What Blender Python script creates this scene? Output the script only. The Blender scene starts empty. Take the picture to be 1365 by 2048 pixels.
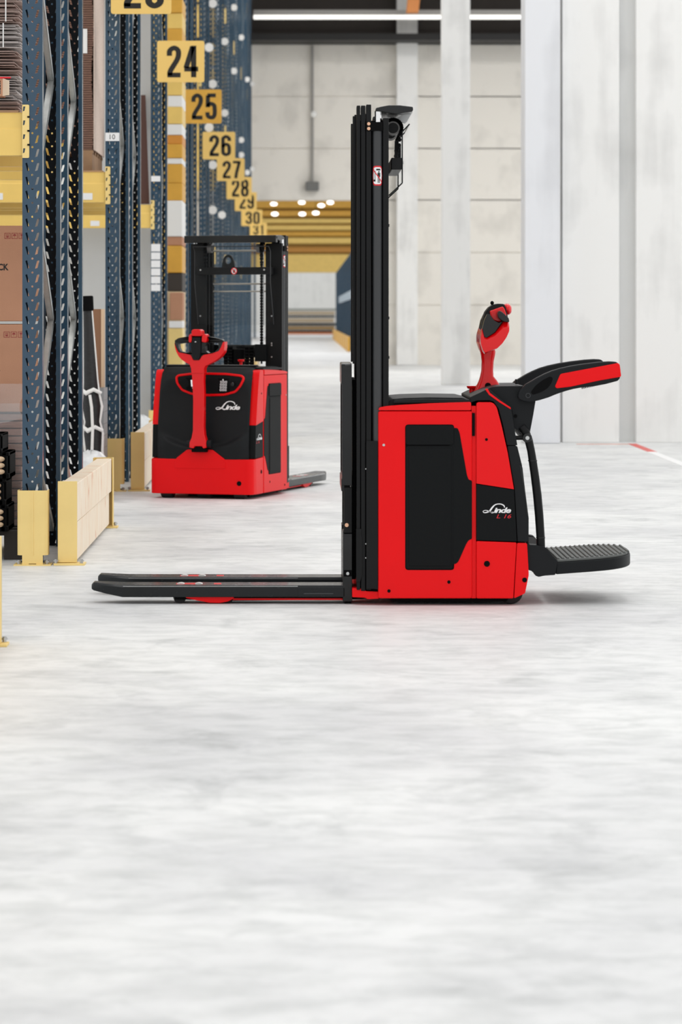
import bpy, bmesh, math, random
from mathutils import Vector, Matrix
from mathutils.geometry import tessellate_polygon

# ------------------------------------------------------------------ camera, world, lights, exposure
scene = bpy.context.scene
F_PX = 6100.0            # focal length in pixels of the 1365x2048 frame
VX, VY = 610.0, 630.0    # vanishing point of the aisle direction (+Y)
EYE = 1.212              # camera height, metres
cam_data = bpy.data.cameras.new('camera')
cam = bpy.data.objects.new('camera', cam_data)
scene.collection.objects.link(cam)
scene.camera = cam
cam.location = (0, 0, EYE)
cam.rotation_euler = (math.pi / 2, 0, 0)
cam_data.sensor_fit = 'AUTO'
cam_data.sensor_width = 36.0
cam_data.lens = F_PX / 2048.0 * 36.0
cam_data.shift_x = (682.5 - VX) / 2048.0
cam_data.shift_y = -(1024.0 - VY) / 2048.0
cam_data.clip_end = 600
cam_data.dof.use_dof = True
cam_data.dof.focus_distance = 14.6
cam_data.dof.aperture_fstop = 5.6

world = bpy.data.worlds.new('world')
scene.world = world
world.use_nodes = True
wn, wl = world.node_tree.nodes, world.node_tree.links
wn.clear()
w_out = wn.new('ShaderNodeOutputWorld')
w_bg = wn.new('ShaderNodeBackground')
w_tc = wn.new('ShaderNodeTexCoord')
w_sep = wn.new('ShaderNodeSeparateXYZ')
w_ramp = wn.new('ShaderNodeValToRGB')
w_ramp.color_ramp.elements[0].position = 0.0
w_ramp.color_ramp.elements[0].color = (1, 1, 1, 1)
w_ramp.color_ramp.elements[1].position = 0.9
w_ramp.color_ramp.elements[1].color = (0.78, 0.78, 0.79, 1)
w_bg.inputs['Strength'].default_value = 0.92
wl.new(w_tc.outputs['Generated'], w_sep.inputs[0])
wl.new(w_sep.outputs['Z'], w_ramp.inputs[0])
wl.new(w_ramp.outputs[0], w_bg.inputs['Color'])
wl.new(w_bg.outputs[0], w_out.inputs['Surface'])

def area_light(name, loc, sx, sy, power, rot=(0, 0, 0), color=(1, 1, 1)):
    ld = bpy.data.lights.new(name, 'AREA')
    ld.shape = 'RECTANGLE'; ld.size = sx; ld.size_y = sy
    ld.energy = power; ld.color = color
    o = bpy.data.objects.new(name, ld)
    scene.collection.objects.link(o)
    o.location = loc; o.rotation_euler = rot
    return o
# unseen overhead area lights along the aisle, added for brightness and highlights
for lx in (-3.0, 2.2, 7.5):
    area_light('unseen_light_row', (lx, 16, 10.5), 1.2, 26, 260, color=(1.0, 0.99, 0.97))
area_light('unseen_light_row', (6.0, 67, 11.0), 4.0, 9, 1350, color=(1.0, 0.98, 0.95))  # added to brighten the back wall
area_light('unseen_light_row', (-1.0, 58, 11.5), 1.5, 24, 320, color=(1.0, 0.98, 0.95))  # added for the far aisle and left part of the back wall
area_light('unseen_light_row', (0.5, 120, 9.5), 3.0, 60, 900, color=(1.0, 0.98, 0.95))  # added to light the next hall

scene.view_settings.view_transform = 'Standard'
scene.view_settings.look = 'None'
scene.view_settings.exposure = 0.22
scene.view_settings.gamma = 1.0
scene.view_settings.use_curve_mapping = False

# ------------------------------------------------------------------ helpers
COL = scene.collection
R = random.Random(7)

def lin(c):
    return tuple(((x / 255.0) / 12.92 if x / 255.0 <= 0.04045 else ((x / 255.0 + 0.055) / 1.055) ** 2.4) for x in c) + (1.0,)

MATS = {}
def mat(name, rgb, rough=0.5, metal=0.0, coat=0.0, var=0.0, vscale=8.0, bump=0.0, bscale=60.0, rvar=0.0,
        emit=None, estr=0.0, spec=0.5, stretch=(1, 1, 1)):
    if name in MATS: return MATS[name]
    m = bpy.data.materials.new(name); m.use_nodes = True
    nt = m.node_tree; b = nt.nodes['Principled BSDF']
    c = lin(rgb)
    b.inputs['Base Color'].default_value = c
    b.inputs['Roughness'].default_value = rough
    b.inputs['Metallic'].default_value = metal
    b.inputs['Coat Weight'].default_value = coat
    b.inputs['Coat Roughness'].default_value = 0.08
    b.inputs['Specular IOR Level'].default_value = spec
    tc = nt.nodes.new('ShaderNodeTexCoord')
    mp = nt.nodes.new('ShaderNodeMapping'); mp.inputs['Scale'].default_value = stretch
    nt.links.new(tc.outputs['Object'], mp.inputs[0])
    if var > 0:
        n = nt.nodes.new('ShaderNodeTexNoise'); n.inputs['Scale'].default_value = vscale
        n.inputs['Detail'].default_value = 5
        nt.links.new(mp.outputs[0], n.inputs['Vector'])
        r = nt.nodes.new('ShaderNodeValToRGB')
        r.color_ramp.elements[0].position = 0.3; r.color_ramp.elements[1].position = 0.7
        r.color_ramp.elements[0].color = tuple(x * (1 - var) for x in c[:3]) + (1,)
        r.color_ramp.elements[1].color = tuple(min(1, x * (1 + var * 0.6)) for x in c[:3]) + (1,)
        nt.links.new(n.outputs['Fac'], r.inputs[0]); nt.links.new(r.outputs[0], b.inputs['Base Color'])
    if rvar > 0:
        n2 = nt.nodes.new('ShaderNodeTexNoise'); n2.inputs['Scale'].default_value = vscale * 2
        nt.links.new(mp.outputs[0], n2.inputs['Vector'])
        mr = nt.nodes.new('ShaderNodeMapRange')
        mr.inputs['To Min'].default_value = max(0, rough - rvar); mr.inputs['To Max'].default_value = min(1, rough + rvar)
        nt.links.new(n2.outputs['Fac'], mr.inputs['Value']); nt.links.new(mr.outputs[0], b.inputs['Roughness'])
    if bump > 0:
        n3 = nt.nodes.new('ShaderNodeTexNoise'); n3.inputs['Scale'].default_value = bscale
        nt.links.new(mp.outputs[0], n3.inputs['Vector'])
        bp = nt.nodes.new('ShaderNodeBump'); bp.inputs['Strength'].default_value = bump
        bp.inputs['Distance'].default_value = 0.01
        nt.links.new(n3.outputs['Fac'], bp.inputs['Height']); nt.links.new(bp.outputs[0], b.inputs['Normal'])
    if emit:
        b.inputs['Emission Color'].default_value = lin(emit); b.inputs['Emission Strength'].default_value = estr
    MATS[name] = m
    return m

RED = mat('truck_red', (232, 3, 12), 0.4, coat=0.05, var=0.03, vscale=3, spec=0.18)
RED_G = mat('truck_red_semi', (231, 3, 12), 0.34, coat=0.10, spec=0.2)
RED_T = mat('truck_red_gloss', (224, 3, 11), 0.2, coat=0.3, spec=0.25)
BLK = mat('truck_black', (25, 27, 29), 0.5, spec=0.16, var=0.1, vscale=4, bump=0.05, bscale=400)
BLK_P = mat('truck_black_panel', (19, 21, 22), 0.55, spec=0.1, bump=0.05, bscale=500)
BLK_G = mat('black_gloss', (17, 19, 20), 0.25, coat=0.25, spec=0.25)
BLK_M = mat('mast_black', (19, 20, 21), 0.42, spec=0.18, var=0.08)
BLK_D = mat('deep_black', (6, 6, 7), 0.7, spec=0.1)
FORKM = mat('fork_paint', (24, 27, 29), 0.26, coat=0.15, spec=0.2, var=0.06, vscale=20, rvar=0.04)
GREY_T = mat('cylinder_grey', (48, 50, 52), 0.42)
CHROME = mat('chrome', (225, 225, 225), 0.12, metal=1.0)
STEEL = mat('bolt_steel', (190, 192, 192), 0.3, metal=0.9)
BRASS = mat('bolt_brass', (225, 180, 150), 0.35, metal=0.8)
WHITE = mat('white_plastic', (240, 240, 238), 0.4)
DECALW = mat('decal_white', (236, 237, 238), 0.4)
DECALR = mat('decal_red', (215, 20, 35), 0.4)
RUBBER = mat('rubber', (20, 20, 21), 0.7)
MATG = mat('platform_rubber', (84, 87, 85), 0.55)
BLUE = mat('rack_blue', (44, 72, 93), 0.22, var=0.12, vscale=6, rvar=0.1)
YEL = mat('rack_yellow', (240, 204, 112), 0.42, var=0.06, vscale=5)
YELG = mat('guard_yellow', (243, 214, 138), 0.45, var=0.05, vscale=6)
YELS = mat('sign_yellow', (238, 200, 114), 0.5)
YELD = mat('deep_yellow', (222, 168, 62), 0.5, var=0.08)
GALV = mat('galvanised', (188, 191, 190), 0.34, metal=0.75, var=0.15, vscale=12)
CARD = mat('cardboard', (190, 140, 110), 0.8, var=0.06, vscale=5, bump=0.1, bscale=200)
CARD_D = mat('cardboard_dark', (128, 96, 82), 0.8, var=0.3, vscale=30, stretch=(1, 1, 14))
CARD_P = mat('cardboard_pale', (216, 196, 182), 0.8, var=0.08, vscale=12, stretch=(1, 1, 8))
LIGHTWOOD = mat('end_grain', (226, 196, 162), 0.7)
INK = mat('sign_ink', (22, 20, 18), 0.6)

def wood_mat():
    m = mat('plank_wood', (240, 222, 196), 0.6)
    nt = m.node_tree; b = nt.nodes['Principled BSDF']
    tc = [n for n in nt.nodes if n.type == 'TEX_COORD'][0]; mp = [n for n in nt.nodes if n.type == 'MAPPING'][0]
    mp.inputs['Scale'].default_value = (1, 2.0, 0.7)
    n = nt.nodes.new('ShaderNodeTexNoise'); n.inputs['Scale'].default_value = 5; n.inputs['Detail'].default_value = 6
    n.inputs['Distortion'].default_value = 1.2
    nt.links.new(mp.outputs[0], n.inputs['Vector'])
    r = nt.nodes.new('ShaderNodeValToRGB')
    e = r.color_ramp.elements
    e[0].position = 0.27; e[0].color = lin((226, 168, 134)); e[1].position = 0.40; e[1].color = lin((243, 224, 198))
    e.new(0.7).color = lin((247, 234, 214))
    nt.links.new(n.outputs['Fac'], r.inputs[0]); nt.links.new(r.outputs[0], b.inputs['Base Color'])
    return m
WOOD = wood_mat()

def glass_mat(name, tint, alpha):
    m = bpy.data.materials.new(name); m.use_nodes = True
    b = m.node_tree.nodes['Principled BSDF']
    b.inputs['Base Color'].default_value = lin(tint); b.inputs['Roughness'].default_value = 0.06
    b.inputs['Alpha'].default_value = alpha
    return m
CLEAR = glass_mat('clear_polycarbonate', (70, 76, 78), 0.05)
FILM = glass_mat('stretch_film', (235, 238, 240), 0.2)

class MB:
    def __init__(s): s.v = []; s.f = []
    def add(s, vs, fs):
        o = len(s.v); s.v += [tuple(p) for p in vs]; s.f += [tuple(i + o for i in f) for f in fs]; return s
    def box(s, x0, x1, y0, y1, z0, z1):
        vs = [(x, y, z) for x in (x0, x1) for y in (y0, y1) for z in (z0, z1)]
        return s.add(vs, [(0, 1, 3, 2), (4, 6, 7, 5), (0, 4, 5, 1), (2, 3, 7, 6), (0, 2, 6, 4), (1, 5, 7, 3)])
    def prism(s, poly, a, b, axis='y'):
        """poly (p,q) extruded a..b; axis y: (x,z), axis x: (y,z), axis z: (x,y)"""
        n = len(poly)
        def m(p, q, t):
            return {'y': (p, t, q), 'x': (t, p, q), 'z': (p, q, t)}[axis]
        vs = [m(p, q, a) for p, q in poly] + [m(p, q, b) for p, q in poly]
        fs = [tuple(range(n)), tuple(range(2 * n - 1, n - 1, -1))] + [(i, (i + 1) % n, n + (i + 1) % n, n + i) for i in range(n)]
        return s.add(vs, fs)
    def tube(s, pts, r, n=12, cap=True):
        pts = [Vector(p) for p in pts]
        rs = r if isinstance(r, (list, tuple)) else [r] * len(pts)
        rings = []; up = None
        for i, p in enumerate(pts):
            d = (pts[min(i + 1, len(pts) - 1)] - pts[max(i - 1, 0)]).normalized()
            if up is None:
                up = Vector((0, 0, 1)) if abs(d.z) < 0.9 else Vector((1, 0, 0))
            a = d.cross(up)
            if a.length < 1e-4: a = d.cross(Vector((0, 1, 0)))
            a.normalize(); b = a.cross(d).normalized(); up = b
            rings.append([p + (a * math.cos(2 * math.pi * k / n) + b * math.sin(2 * math.pi * k / n)) * rs[i] for k in range(n)])
        return s.loft(rings, cap)
    def loft(s, rings, cap=True):
        n = len(rings[0]); vs = [q for r in rings for q in r]; fs = []
        for i in range(len(rings) - 1):
            for k in range(n):
                fs.append((i * n + k, i * n + (k + 1) % n, (i + 1) * n + (k + 1) % n, (i + 1) * n + k))
        if cap:
            fs.append(tuple(range(n - 1, -1, -1))); fs.append(tuple(range((len(rings) - 1) * n, len(rings) * n)))
        return s.add(vs, fs)
    def cyl(s, p0, p1, r, n=20, r2=None):
        return s.tube([p0, p1], [r, r if r2 is None else r2], n)
    def ball(s, c, rx, ry, rz, n=14, m=9):
        rings = []
        for j in range(m + 1):
            t = -math.pi / 2 + math.pi * (0.02 + 0.96 * j / m)
            rings.append([(c[0] + rx * math.cos(t) * math.cos(2 * math.pi * k / n), c[1] + ry * math.cos(t) * math.sin(2 * math.pi * k / n), c[2] + rz * math.sin(t)) for k in range(n)])
        return s.loft(rings)
    def sheet(s, outer, holes, fn, t0, t1):
        """flat plate with holes; fn(p,q,t) -> xyz"""
        loops = [outer] + holes
        flat = [p for l in loops for p in l]
        tris = tessellate_polygon([[Vector((p[0], p[1], 0)) for p in l] for l in loops])
        n = len(flat)
        vs = [fn(p[0], p[1], t0) for p in flat] + [fn(p[0], p[1], t1) for p in flat]
        fs = [tuple(t) for t in tris] + [tuple(i + n for i in reversed(t)) for t in tris]
        o = 0
        for l in loops:
            for i in range(len(l)):
                a, b = o + i, o + (i + 1) % len(l)
                fs.append((a, b, b + n, a + n))
            o += len(l)
        return s.add(vs, fs)
    def mesh(s, name, m, smooth=35):
        me = bpy.data.meshes.new(name); me.from_pydata(s.v, [], s.f)
        bm = bmesh.new(); bm.from_mesh(me); bmesh.ops.recalc_face_normals(bm, faces=bm.faces); bm.to_mesh(me); bm.free()
        if m: me.materials.append(m)
        if smooth:
            me.shade_smooth(); me.set_sharp_from_angle(angle=math.radians(smooth))
        return me

def link(name, me, parent=None, bevel=0, seg=2):
    o = bpy.data.objects.new(name, me); COL.objects.link(o)
    if parent is not None: o.parent = parent
    if bevel:
        md = o.modifiers.new('bevel', 'BEVEL'); md.width = bevel; md.segments = seg
        md.limit_method = 'ANGLE'; md.angle_limit = math.radians(35); md.harden_normals = True
    return o
def obj(name, mb, m, parent=None, bevel=0, seg=2, smooth=35):
    return link(name, mb.mesh(name, m, smooth), parent, bevel, seg)
def tag(o, label=None, cat=None, group=None, kind=None):
    if label: o['label'] = label
    if cat: o['category'] = cat
    if group: o['group'] = group
    if kind: o['kind'] = kind
    return o
def empty(name, loc, rz=0, label=None, cat=None, group=None):
    o = bpy.data.objects.new(name, None); COL.objects.link(o)
    o.location = loc; o.rotation_euler = (0, 0, rz); o.empty_display_size = 0.1
    return tag(o, label, cat, group)
def copy_tree(o, parent=None):
    kids = [c for c in bpy.data.objects if c.parent == o]
    c = o.copy(); COL.objects.link(c)
    if parent is not None: c.parent = parent
    for k in kids: copy_tree(k, c)
    return c
def wx(px, Y): return (px - VX) * Y / F_PX
def wz(py, Y): return EYE - (py - VY) * Y / F_PX
def rnd(poly, r, n=4):
    out = []
    L = len(poly)
    rr = r if isinstance(r, (list, tuple)) else [r] * L
    for i in range(L):
        p = Vector(poly[i]); a = Vector(poly[i - 1]) - p; b = Vector(poly[(i + 1) % L]) - p
        d = min(rr[i], a.length * 0.45, b.length * 0.45)
        if d <= 1e-5: out.append(tuple(p)); continue
        pa = p + a.normalized() * d; pb = p + b.normalized() * d
        for k in range(n + 1):
            t = k / n
            q = pa * (1 - t) ** 2 + p * 2 * t * (1 - t) + pb * t * t
            out.append((q.x, q.y))
    return out
def circ(cx, cy, r, n=16):
    return [(cx + r * math.cos(2 * math.pi * k / n), cy + r * math.sin(2 * math.pi * k / n)) for k in range(n)]

TXT = {}
def text_geo(body, h, xs=1.0, shear=0.0, bold=0.0, depth=0.001, spacing=1.0):
    """centred text as (verts, faces), cap height h, in the XY plane"""
    cu = bpy.data.curves.new('t', 'FONT'); cu.body = body; cu.align_x = 'CENTER'; cu.shear = shear
    cu.offset = bold; cu.extrude = 0.0; cu.space_character = spacing; cu.resolution_u = 3
    o = bpy.data.objects.new('t', cu); COL.objects.link(o)
    dg = bpy.context.evaluated_depsgraph_get(); me = bpy.data.meshes.new_from_object(o.evaluated_get(dg))
    vs = [v.co.copy() for v in me.vertices]; fs = [tuple(p.vertices) for p in me.polygons]
    bpy.data.objects.remove(o); bpy.data.curves.remove(cu); bpy.data.meshes.remove(me)
    y0 = min(v.y for v in vs); y1 = max(v.y for v in vs); x0 = min(v.x for v in vs); x1 = max(v.x for v in vs)
    k = h / (y1 - y0)
    out = [((v.x - (x0 + x1) / 2) * k * xs, (v.y - (y0 + y1) / 2) * k, 0) for v in vs]
    n = len(out)
    return out, fs
def add_text(mb, body, h, fn, **kw):
    vs, fs = text_geo(body, h, **kw)
    mb.add([fn(x, y) for x, y, z in vs], fs)
    return mb

# ------------------------------------------------------------------ materials of the building
def floor_mat():
    m = bpy.data.materials.new('concrete_floor'); m.use_nodes = True
    nt = m.node_tree; b = nt.nodes['Principled BSDF']; b.inputs['Specular IOR Level'].default_value = 0.3; N = nt.nodes.new; Lk = nt.links.new
    tc = N('ShaderNodeTexCoord')
    mp = N('ShaderNodeMapping'); mp.inputs['Scale'].default_value = (0.8, 0.7, 1)
    Lk(tc.outputs['Object'], mp.inputs[0])
    n1 = N('ShaderNodeTexNoise'); n1.inputs['Scale'].default_value = 0.9; n1.inputs['Detail'].default_value = 9
    n1.inputs['Roughness'].default_value = 0.62; n1.inputs['Distortion'].default_value = 0.25
    n2 = N('ShaderNodeTexNoise'); n2.inputs['Scale'].default_value = 3.2; n2.inputs['Detail'].default_value = 8
    n2.inputs['Distortion'].default_value = 0.5; n2.inputs['Roughness'].default_value = 0.65
    Lk(mp.outputs[0], n1.inputs['Vector']); Lk(mp.outputs[0], n2.inputs['Vector'])
    r1 = N('ShaderNodeValToRGB'); e = r1.color_ramp.elements
    e[0].position = 0.34; e[0].color = lin((210, 211, 212)); e[1].position = 0.58; e[1].color = lin((233, 234, 233))
    r2 = N('ShaderNodeValToRGB'); e = r2.color_ramp.elements
    e[0].position = 0.30; e[0].color = lin((200, 202, 202)); e[1].position = 0.46; e[1].color = (1, 1, 1, 1)
    Lk(n1.outputs['Fac'], r1.inputs[0]); Lk(n2.outputs['Fac'], r2.inputs[0])
    mx = N('ShaderNodeMix'); mx.data_type = 'RGBA'; mx.blend_type = 'MULTIPLY'; mx.inputs[0].default_value = 0.55
    Lk(r1.outputs[0], mx.inputs[6]); Lk(r2.outputs[0], mx.inputs[7])
    n3 = N('ShaderNodeTexNoise'); n3.inputs['Scale'].default_value = 9.0; n3.inputs['Detail'].default_value = 10
    n3.inputs['Roughness'].default_value = 0.7; n3.inputs['Distortion'].default_value = 0.3
    mp3 = N('ShaderNodeMapping'); mp3.inputs['Scale'].default_value = (0.55, 0.9, 1)
    Lk(tc.outputs['Object'], mp3.inputs[0]); Lk(mp3.outputs[0], n3.inputs['Vector'])
    r3 = N('ShaderNodeValToRGB'); e = r3.color_ramp.elements
    e[0].position = 0.36; e[0].color = lin((216, 218, 217)); e[1].position = 0.56; e[1].color = (1, 1, 1, 1)
    Lk(n3.outputs['Fac'], r3.inputs[0])
    mx2 = N('ShaderNodeMix'); mx2.data_type = 'RGBA'; mx2.blend_type = 'MULTIPLY'; mx2.inputs[0].default_value = 0.6
    Lk(mx.outputs[2], mx2.inputs[6]); Lk(r3.outputs[0], mx2.inputs[7]); Lk(mx2.outputs[2], b.inputs['Base Color'])
    mr = N('ShaderNodeMapRange'); mr.inputs['To Min'].default_value = 0.6; mr.inputs['To Max'].default_value = 0.4
    Lk(n2.outputs['Fac'], mr.inputs['Value']); Lk(mr.outputs[0], b.inputs['Roughness'])
    bp = N('ShaderNodeBump'); bp.inputs['Strength'].default_value = 0.12; bp.inputs['Distance'].default_value = 0.004
    Lk(n2.outputs['Fac'], bp.inputs['Height']); Lk(bp.outputs[0], b.inputs['Normal'])
    return m
def conc_mat(name, rgb, streak=0.10, sc=(1.2, 1.2, 0.12)):
    m = bpy.data.materials.new(name); m.use_nodes = True
    nt = m.node_tree; b = nt.nodes['Principled BSDF']; N = nt.nodes.new; Lk = nt.links.new
    tc = N('ShaderNodeTexCoord'); mp = N('ShaderNodeMapping'); mp.inputs['Scale'].default_value = sc
    Lk(tc.outputs['Object'], mp.inputs[0])
    n1 = N('ShaderNodeTexNoise'); n1.inputs['Scale'].default_value = 3.2; n1.inputs['Detail'].default_value = 5
    n2 = N('ShaderNodeTexNoise'); n2.inputs['Scale'].default_value = 1.3; n2.inputs['Detail'].default_value = 6
    Lk(mp.outputs[0], n1.inputs['Vector']); Lk(tc.outputs['Object'], n2.inputs['Vector'])
    ad = N('ShaderNodeMath'); ad.operation = 'ADD'; Lk(n1.outputs['Fac'], ad.inputs[0]); Lk(n2.outputs['Fac'], ad.inputs[1])
    r = N('ShaderNodeValToRGB'); c = lin(rgb)
    r.color_ramp.elements[0].position = 0.75; r.color_ramp.elements[0].color = tuple(x * (1 - streak * 1.6) for x in c[:3]) + (1,)
    r.color_ramp.elements[1].position = 1.1; r.color_ramp.elements[1].color = c
    hf = N('ShaderNodeMath'); hf.operation = 'MULTIPLY'; hf.inputs[1].default_value = 1.0
    Lk(ad.outputs[0], hf.inputs[0]); Lk(hf.outputs[0], r.inputs[0]); Lk(r.outputs[0], b.inputs['Base Color'])
    b.inputs['Roughness'].default_value = 0.75
    return m
FLOOR = floor_mat()
CONC = conc_mat('concrete_white', (240, 240, 238), 0.10)
CONC_B = conc_mat('concrete_bluish', (232, 234, 238), 0.07)
CONC_W = conc_mat('concrete_wall', (234, 230, 222), 0.10, (0.5, 0.5, 0.25))
CLAD = mat('dark_cladding', (66, 60, 56), 0.7, var=0.1, vscale=2)
DARKB = mat('dark_beam', (18, 17, 17), 0.6)
ROWY = lambda n: (n - 19.6) * 6.2
YB = 73.8            # back wall

# ------------------------------------------------------------------ setting
tag(obj('floor', MB().box(-14, 14, 0.5, 215, -0.1, 0), FLOOR, smooth=0), kind='structure')
# back wall with a doorway to the next hall, concrete boards with open joints
wb = MB()
dx0, dx1, dz = -1.75, 1.63, wz(401, YB)
zs = [0] + [wz(y, YB) for y in (610, 505, 400, 297, 193, 89)]
g = 0.012
for i in range(len(zs) - 1):
    z0, z1 = zs[i] + (g if i else 0), zs[i + 1] - g
    if z1 < dz + 0.05:
        wb.box(-14, dx0, YB, YB + 0.25, z0, z1); wb.box(dx1, 14, YB, YB + 0.25, z0, z1)
    else:
        wb.box(-14, 14, YB, YB + 0.25, z0, z1)
wb.box(-14, dx0, YB + 0.03, YB + 0.22, 0, zs[-1]); wb.box(dx1, 14, YB + 0.03, YB + 0.22, 0, zs[-1]); wb.box(-14, 14, YB + 0.03, YB + 0.22, dz, zs[-1])
tag(obj('wall_back', wb, CONC_W, smooth=0), kind='structure')
# dark cladding above it, with a dark beam made to project and shade the wall top
tag(obj('wall_back_upper', MB().box(-14, 14, YB + 0.1, YB + 0.4, zs[-1], 12.5), CLAD, smooth=0), kind='structure')
tag(obj('shade_beam', MB().box(-14, 14, YB - 1.2, YB + 0.1, wz(89, YB), wz(76, YB)), DARKB, smooth=0), kind='structure')
tag(obj('trim_2', MB().box(-14, 14, YB - 0.12, YB + 0.1, wz(76, YB), wz(70, YB)), mat('grey_rail', (120, 114, 110), 0.6), smooth=0), kind='structure')
tag(obj('ceiling', MB().box(-14, 14, YB - 7, YB + 0.1, 10.2, 10.4), CLAD, smooth=0), kind='structure')
# pilasters of the back wall
for i, (a, b_, top) in enumerate(((794, 836, 12),)):
    tag(obj('wall_pilaster', MB().box(wx(a, YB - .35), wx(b_, YB - .35), YB - 0.35, YB + 0.02, 0, top), CONC, smooth=0, bevel=0.02), kind='structure')
ob = obj('roof_beam', MB().prism([(wx(812, 72), wz(28, 72)), (wx(836, 72), wz(28, 72)), (wx(842, 72), wz(-30, 72)), (wx(818, 72), wz(-30, 72))], 71.4, 71.9), mat('wood_glulam', (232, 150, 84), 0.6), smooth=0)
tag(ob, 'orange-brown timber roof beam end above the rear wall pilaster', 'beam')
# strip lamp along the back wall
sl = empty('strip_light', (0, 72.6, wz(34, 72.6)), label='long white fluorescent strip light running across the dark upper wall', cat='light')
obj('housing', MB().box(-1.22, 12, -0.1, 0.1, 0.04, 0.16), mat('lamp_housing', (170, 168, 164), 0.5), sl, smooth=0)
obj('tube', MB().box(-1.22, 12, -0.06, 0.06, -0.05, 0.04), mat('lamp_tube', (255, 255, 250), 0.5, emit=(255, 252, 245), estr=0.9), sl, smooth=0)
cd = empty('conduit', (wx(625, YB - .1), YB - 0.1, 0), label='thin vertical conduit with junction boxes on the rear wall', cat='pipe')
obj('pipe', MB().cyl((0, 0, wz(372, YB)), (0, 0, wz(92, YB)), 0.035), mat('pipe_grey', (150, 148, 144), 0.6), cd)
obj('socket_box', MB().box(-.16, .16, -.12, .05, wz(382, YB), wz(364, YB)), mat('box_grey', (110, 110, 108), 0.6), cd, bevel=.02)
obj('junction_box', MB().ball((0.03, -.05, wz(229, YB)), .08, .08, .08), WHITE, cd)
# side concrete elements at right, 29 m away
YR = 29.0
tag(obj('wall_right', MB().box(wx(1126, YR), wx(1240, YR), YR + .02, YR + .3, 0, 9.5), CONC, smooth=0, bevel=.006), kind='structure')
tag(obj('wall_right_recess', MB().box(wx(1240, YR), wx(1273, YR), YR + .10, YR + .3, 0, 9.5), conc_mat('concrete_recess', (214, 215, 214), 0.08), smooth=0), kind='structure')
tag(obj('wall_right_panel', MB().box(wx(1273, YR), 9, YR + .0, YR + .3, 0, 9.5), CONC, smooth=0, bevel=.006), kind='structure')
tag(obj('concrete_column', MB().box(wx(1050, YR - .25), wx(1121, YR - .25), YR - .25, YR + .25, 0, 9.5), CONC_B, smooth=0, bevel=.012),
    'wide pale concrete column at the left end of the right wall', 'column')
YM = 52.8
tag(obj('concrete_column', MB().box(wx(885, YM), wx(941, YM), YM, YM + .5, 0, 11), CONC, smooth=0, bevel=.015),
    'free-standing white square concrete column behind the stacker tiller', 'column')
# floor markings
LR = mat('line_red', (226, 92, 84), 0.5, var=.2); LW = mat('line_white', (246, 246, 246), 0.5)
tag(obj('floor_line', MB().box(3.04, 3.12, 27.0, 28.7, 0, 0.002), LR, smooth=0), 'short red floor line in front of the right wall', 'floor marking')
tag(obj('floor_line', MB().box(3.03, 3.11, 14.0, 27.0, 0, 0.002), LW, smooth=0), 'white floor line continuing the red one toward the viewer', 'floor marking')
tag(obj('floor_line', MB().box(2.55, 3.04, 28.55, 28.66, 0, 0.002), mat('line_faded', (232, 170, 150), 0.5, var=.2), smooth=0), 'faded red floor line crossing below the concrete panel', 'floor marking')

# ------------------------------------------------------------------ pallet racks
XE = -1.281          # aisle-side edge of every rack
UW = 0.098
PITCH = 0.068
def upright_mesh(H):
    mb = MB(); n = int(H / PITCH); hw = UW / 2
    for k in range(n):
        z = k * PITCH
        outer = [(-hw, z), (hw, z), (hw, z + PITCH), (-hw, z + PITCH)]
        def slot(cx, s, w):
            zc = z + PITCH * .45
            return [(cx - w / 2 - s * .005, zc - .021), (cx + w / 2 - s * .005, zc - .021 + .004), (cx + w / 2 + s * .005, zc + .021), (cx - w / 2 + s * .005, zc + .021 - .004)]
        holes = [slot(-.025, -1, .0085), slot(.024, 1, .0125), circ(0, z + PITCH * .93 - .004, .0055, 8)]
        holes[2] = [(a, min(b_, z + PITCH - .0005)) for a, b_ in holes[2]]
        mb.sheet(outer, holes, lambda p, q, t: (p, t, q), 0, .0025)
    top = n * PITCH
    for s in (-1, 1):
        a, b_ = sorted((s * hw, s * (hw - .0025)))
        mb.box(a, b_, .0025, .072, 0, top)
        a, b_ = sorted((s * hw, s * (hw - .022)))
        mb.box(a, b_, .072, .0745, 0, top)
    mb.box(-.004, .004, -.003, 0, 0, top) if False else None
    return mb.mesh('upright', BLUE, 0)
UPM = upright_mesh(9.6)
# inner faces of the turned-round rear uprights get a near-black material
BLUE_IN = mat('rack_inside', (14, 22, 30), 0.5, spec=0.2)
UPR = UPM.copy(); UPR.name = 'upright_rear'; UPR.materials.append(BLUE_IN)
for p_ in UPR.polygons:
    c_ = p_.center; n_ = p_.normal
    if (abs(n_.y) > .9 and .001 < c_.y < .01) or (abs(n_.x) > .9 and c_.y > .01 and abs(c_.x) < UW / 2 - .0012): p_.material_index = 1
def channel(p0, p1, w=.045, d=.030, t=.003, flip=1):
    """C-section diagonal between two points in the YZ plane"""
    p0 = Vector(p0); p1 = Vector(p1); u = (p1 - p0); L = u.length; u.normalize()
    nrm = Vector((0, -u.z, u.y)); x = Vector((1, 0, 0)) * flip
    mb = MB()
    def slab(a0, a1, b0, b1):
        vs = []
        for s in (0, L):
            for a in (a0, a1):
                for b_ in (b0, b1):
                    vs.append(p0 + u * s + nrm * a + x * b_)
        mb.add(vs, [(0, 1, 3, 2), (4, 6, 7, 5), (0, 4, 5, 1), (2, 3, 7, 6), (0, 2, 6, 4), (1, 5, 7, 3)])
    slab(-w / 2, w / 2, -d / 2, -d / 2 + t); slab(-w / 2, -w / 2 + t, -d / 2, d / 2); slab(w / 2 - t, w / 2, -d / 2, d / 2)
    return mb
BR = []
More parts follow.
